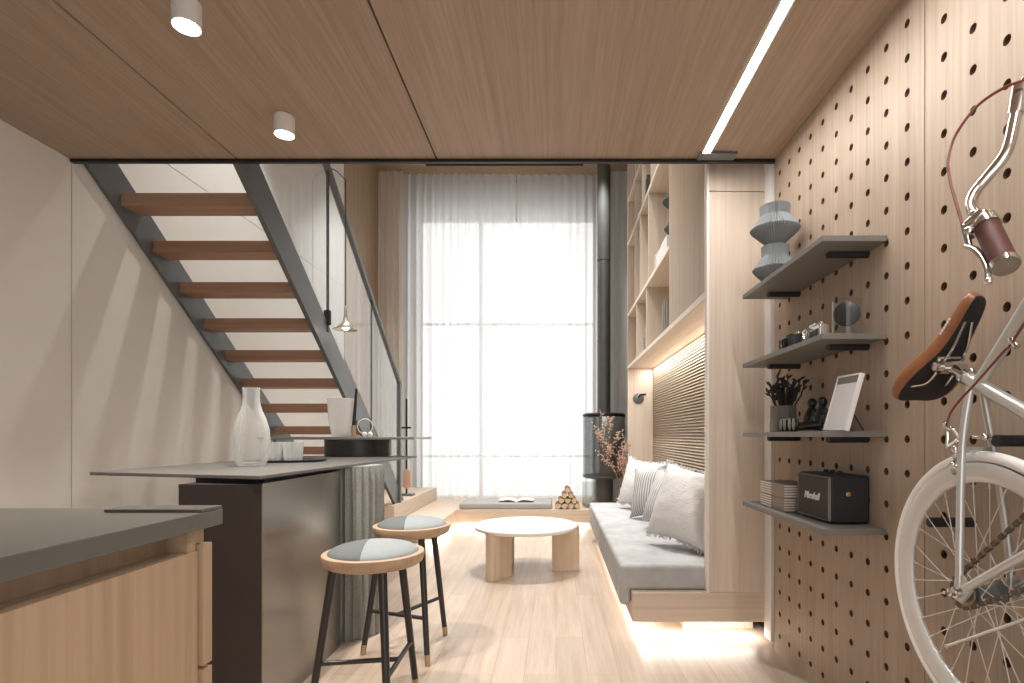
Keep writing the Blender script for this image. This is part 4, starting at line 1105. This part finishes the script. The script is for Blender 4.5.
b = MB(); b.tube(smooth_path([pt(962.5, 225, .79), pt(956, 203, .80), pt(949.7, 179, .81), pt(948, 160, .82), pt(954.5, 137, .84), pt(972, 111.5, .86), pt(991.5, 95, .88), pt(1017, 82.5, .90), pt(1045, 78, .92), pt(1100, 110, .93), pt(1140, 170, .95)], 7), 0.0030, 8); b.build('brake_cable', M['cable'], bike)
b = MB(); b.tube(smooth_path([pt(1120, 190, .975), pt(1060, 268, .975), pt(1013, 341, .975), pt(1004, 351, .972), pt(976, 383, .955), pt(960, 400, .95), pt(950, 414, .95), pt(946.5, 426, .95)], 7), 0.0027, 8); b.build('brake_cable', M['cable'], bike)
b = MB(); b.tube([pt(1011, 339, .978), pt(1017, 347, .978)], 0.0065, 10); b.build('cable_clip', M['chrome'], bike)
# rear brake calliper
b = MB(); X = .955
for q in ([(944.5, 425, X), (949, 428, X), (954, 429, X)], [(954, 429, X), (959, 436, X+.01), (960, 444, X+.015), (957, 452, X+.02)], [(946, 427, X), (947.5, 436, X), (947, 447, X)], [(947, 447, X), (953, 444, X), (958, 440, X)],
          [(953, 447, X), (956, 453, X), (955, 462, X+.01)], [(951, 463, X), (956, 466, X+.01), (958, 472, X+.01)], [(953, 470, X), (955, 474, X)], [(972, 437, .97), (984, 437, .99), (992, 440, 1.0)]):
    pp = [pt(*k) for k in q]; b.tube(smooth_path(pp, 4), 0.0046, 8)
for q, r in (((945, 424, X), .0062), ((950, 428, X), .0065), ((947.5, 447, X), .006), ((955, 449, X), .009), ((956, 456, X+.01), .0085), ((953, 465, X), .009), ((957, 467, X), .007), ((985, 437, .985), .008)):
    b.ball(pt(*q), r, seg=10)
b.build('rear_brake', M['chrome'], bike)
# chain, cog, chainring, crank
cogc = C+Vector((-0.050, 0, 0)); ringc = BB+Vector((-0.050, 0, 0)); rc, rr = 0.036, 0.088
b = MB(); b.lathe([(0.034, -0.002), (0.036, 0), (0.034, 0.002)], cogc, 36, 'x', rf=lambda a, h, r: 1+0.04*math.sin(16*a)); b.build('cog', M['chainm'], bike)
b = MB(); b.torus(ringc, 0.080, 0.006, 'x', 48, 8, 1.0, 0.4)
for k in range(5):
    a = 2*PI*k/5; b.tube([ringc, ringc+Vector((0, 0.078*math.cos(a), 0.078*math.sin(a)))], 0.007, 8)
b.build('chainring', M['chrome'], bike)
d = Vector((0, BB.y-C.y, BB.z-C.z)); L = d.length; u = d/L; vv = Vector((0, -u.z, u.y))
if vv.z < 0: vv = -vv
sa = (rr-rc)/L; path = []
th0 = math.acos(-sa)      # angle from u of the tangent points, either side
N = 40
def on(c, r, a): return c+u*(r*math.cos(a))+vv*(r*math.sin(a))
def arc(c, r, a0, a1, n): return [on(c, r, a0+(a1-a0)*k/n) for k in range(n+1)]
path = arc(ringc, rr, th0, -th0, 20)+arc(cogc, rc, -th0, -(2*PI-th0), 10)
path.append(path[0])
tot = 0; seg = []
for p, q in zip(path, path[1:]): seg.append((p, q, (q-p).length)); tot += (q-p).length
nl = int(tot/0.0127); step = tot/nl; pos = []
i = 0; acc = 0
for k in range(nl):
    s_ = k*step
    while acc+seg[i][2] < s_: acc += seg[i][2]; i += 1
    p, q, L_ = seg[i]; pos.append(p+(q-p)*((s_-acc)/L_))
b = MB()
for k in range(nl):
    p, q = pos[k], pos[(k+1) % nl]; w = 0.0045 if k % 2 else 0.0028
    dd = (q-p).normalized(); m4 = Matrix((ax, dd, ax.cross(dd))).transposed().to_4x4(); m4.translation = (p+q)/2
    b.box(-w, w, -0.0080, 0.0080, -0.0042 if k % 2 else -0.0034, 0.0042 if k % 2 else 0.0034, mi=k % 2, mat=m4)
b.build('chain', [M['chainm'], M['chain_dark']], bike)
b = MB(); b.tube([ringc+Vector((-0.012, 0, 0)), ringc+Vector((-0.016, -0.10, 0.12))], [0.012, 0.009], 12); b.lathe([(0.016, -0.02), (0.016, 0.0)], ringc, 16, 'x'); b.build('crank', M['chrome'], bike)
b = MB(); b.tube([pt(947, 646, .955), pt(978, 635.5, .955), pt(1012, 624, .955), pt(1070, 603, .955)], [0.0042, 0.0042, 0.0042, 0.0042], 10); b.ball(pt(947, 646, .955), 0.0062, seg=10); b.build('kickstand', M['chrome'], bike)

for o in bpy.data.objects:
    if '_org' in o: del o['_org']
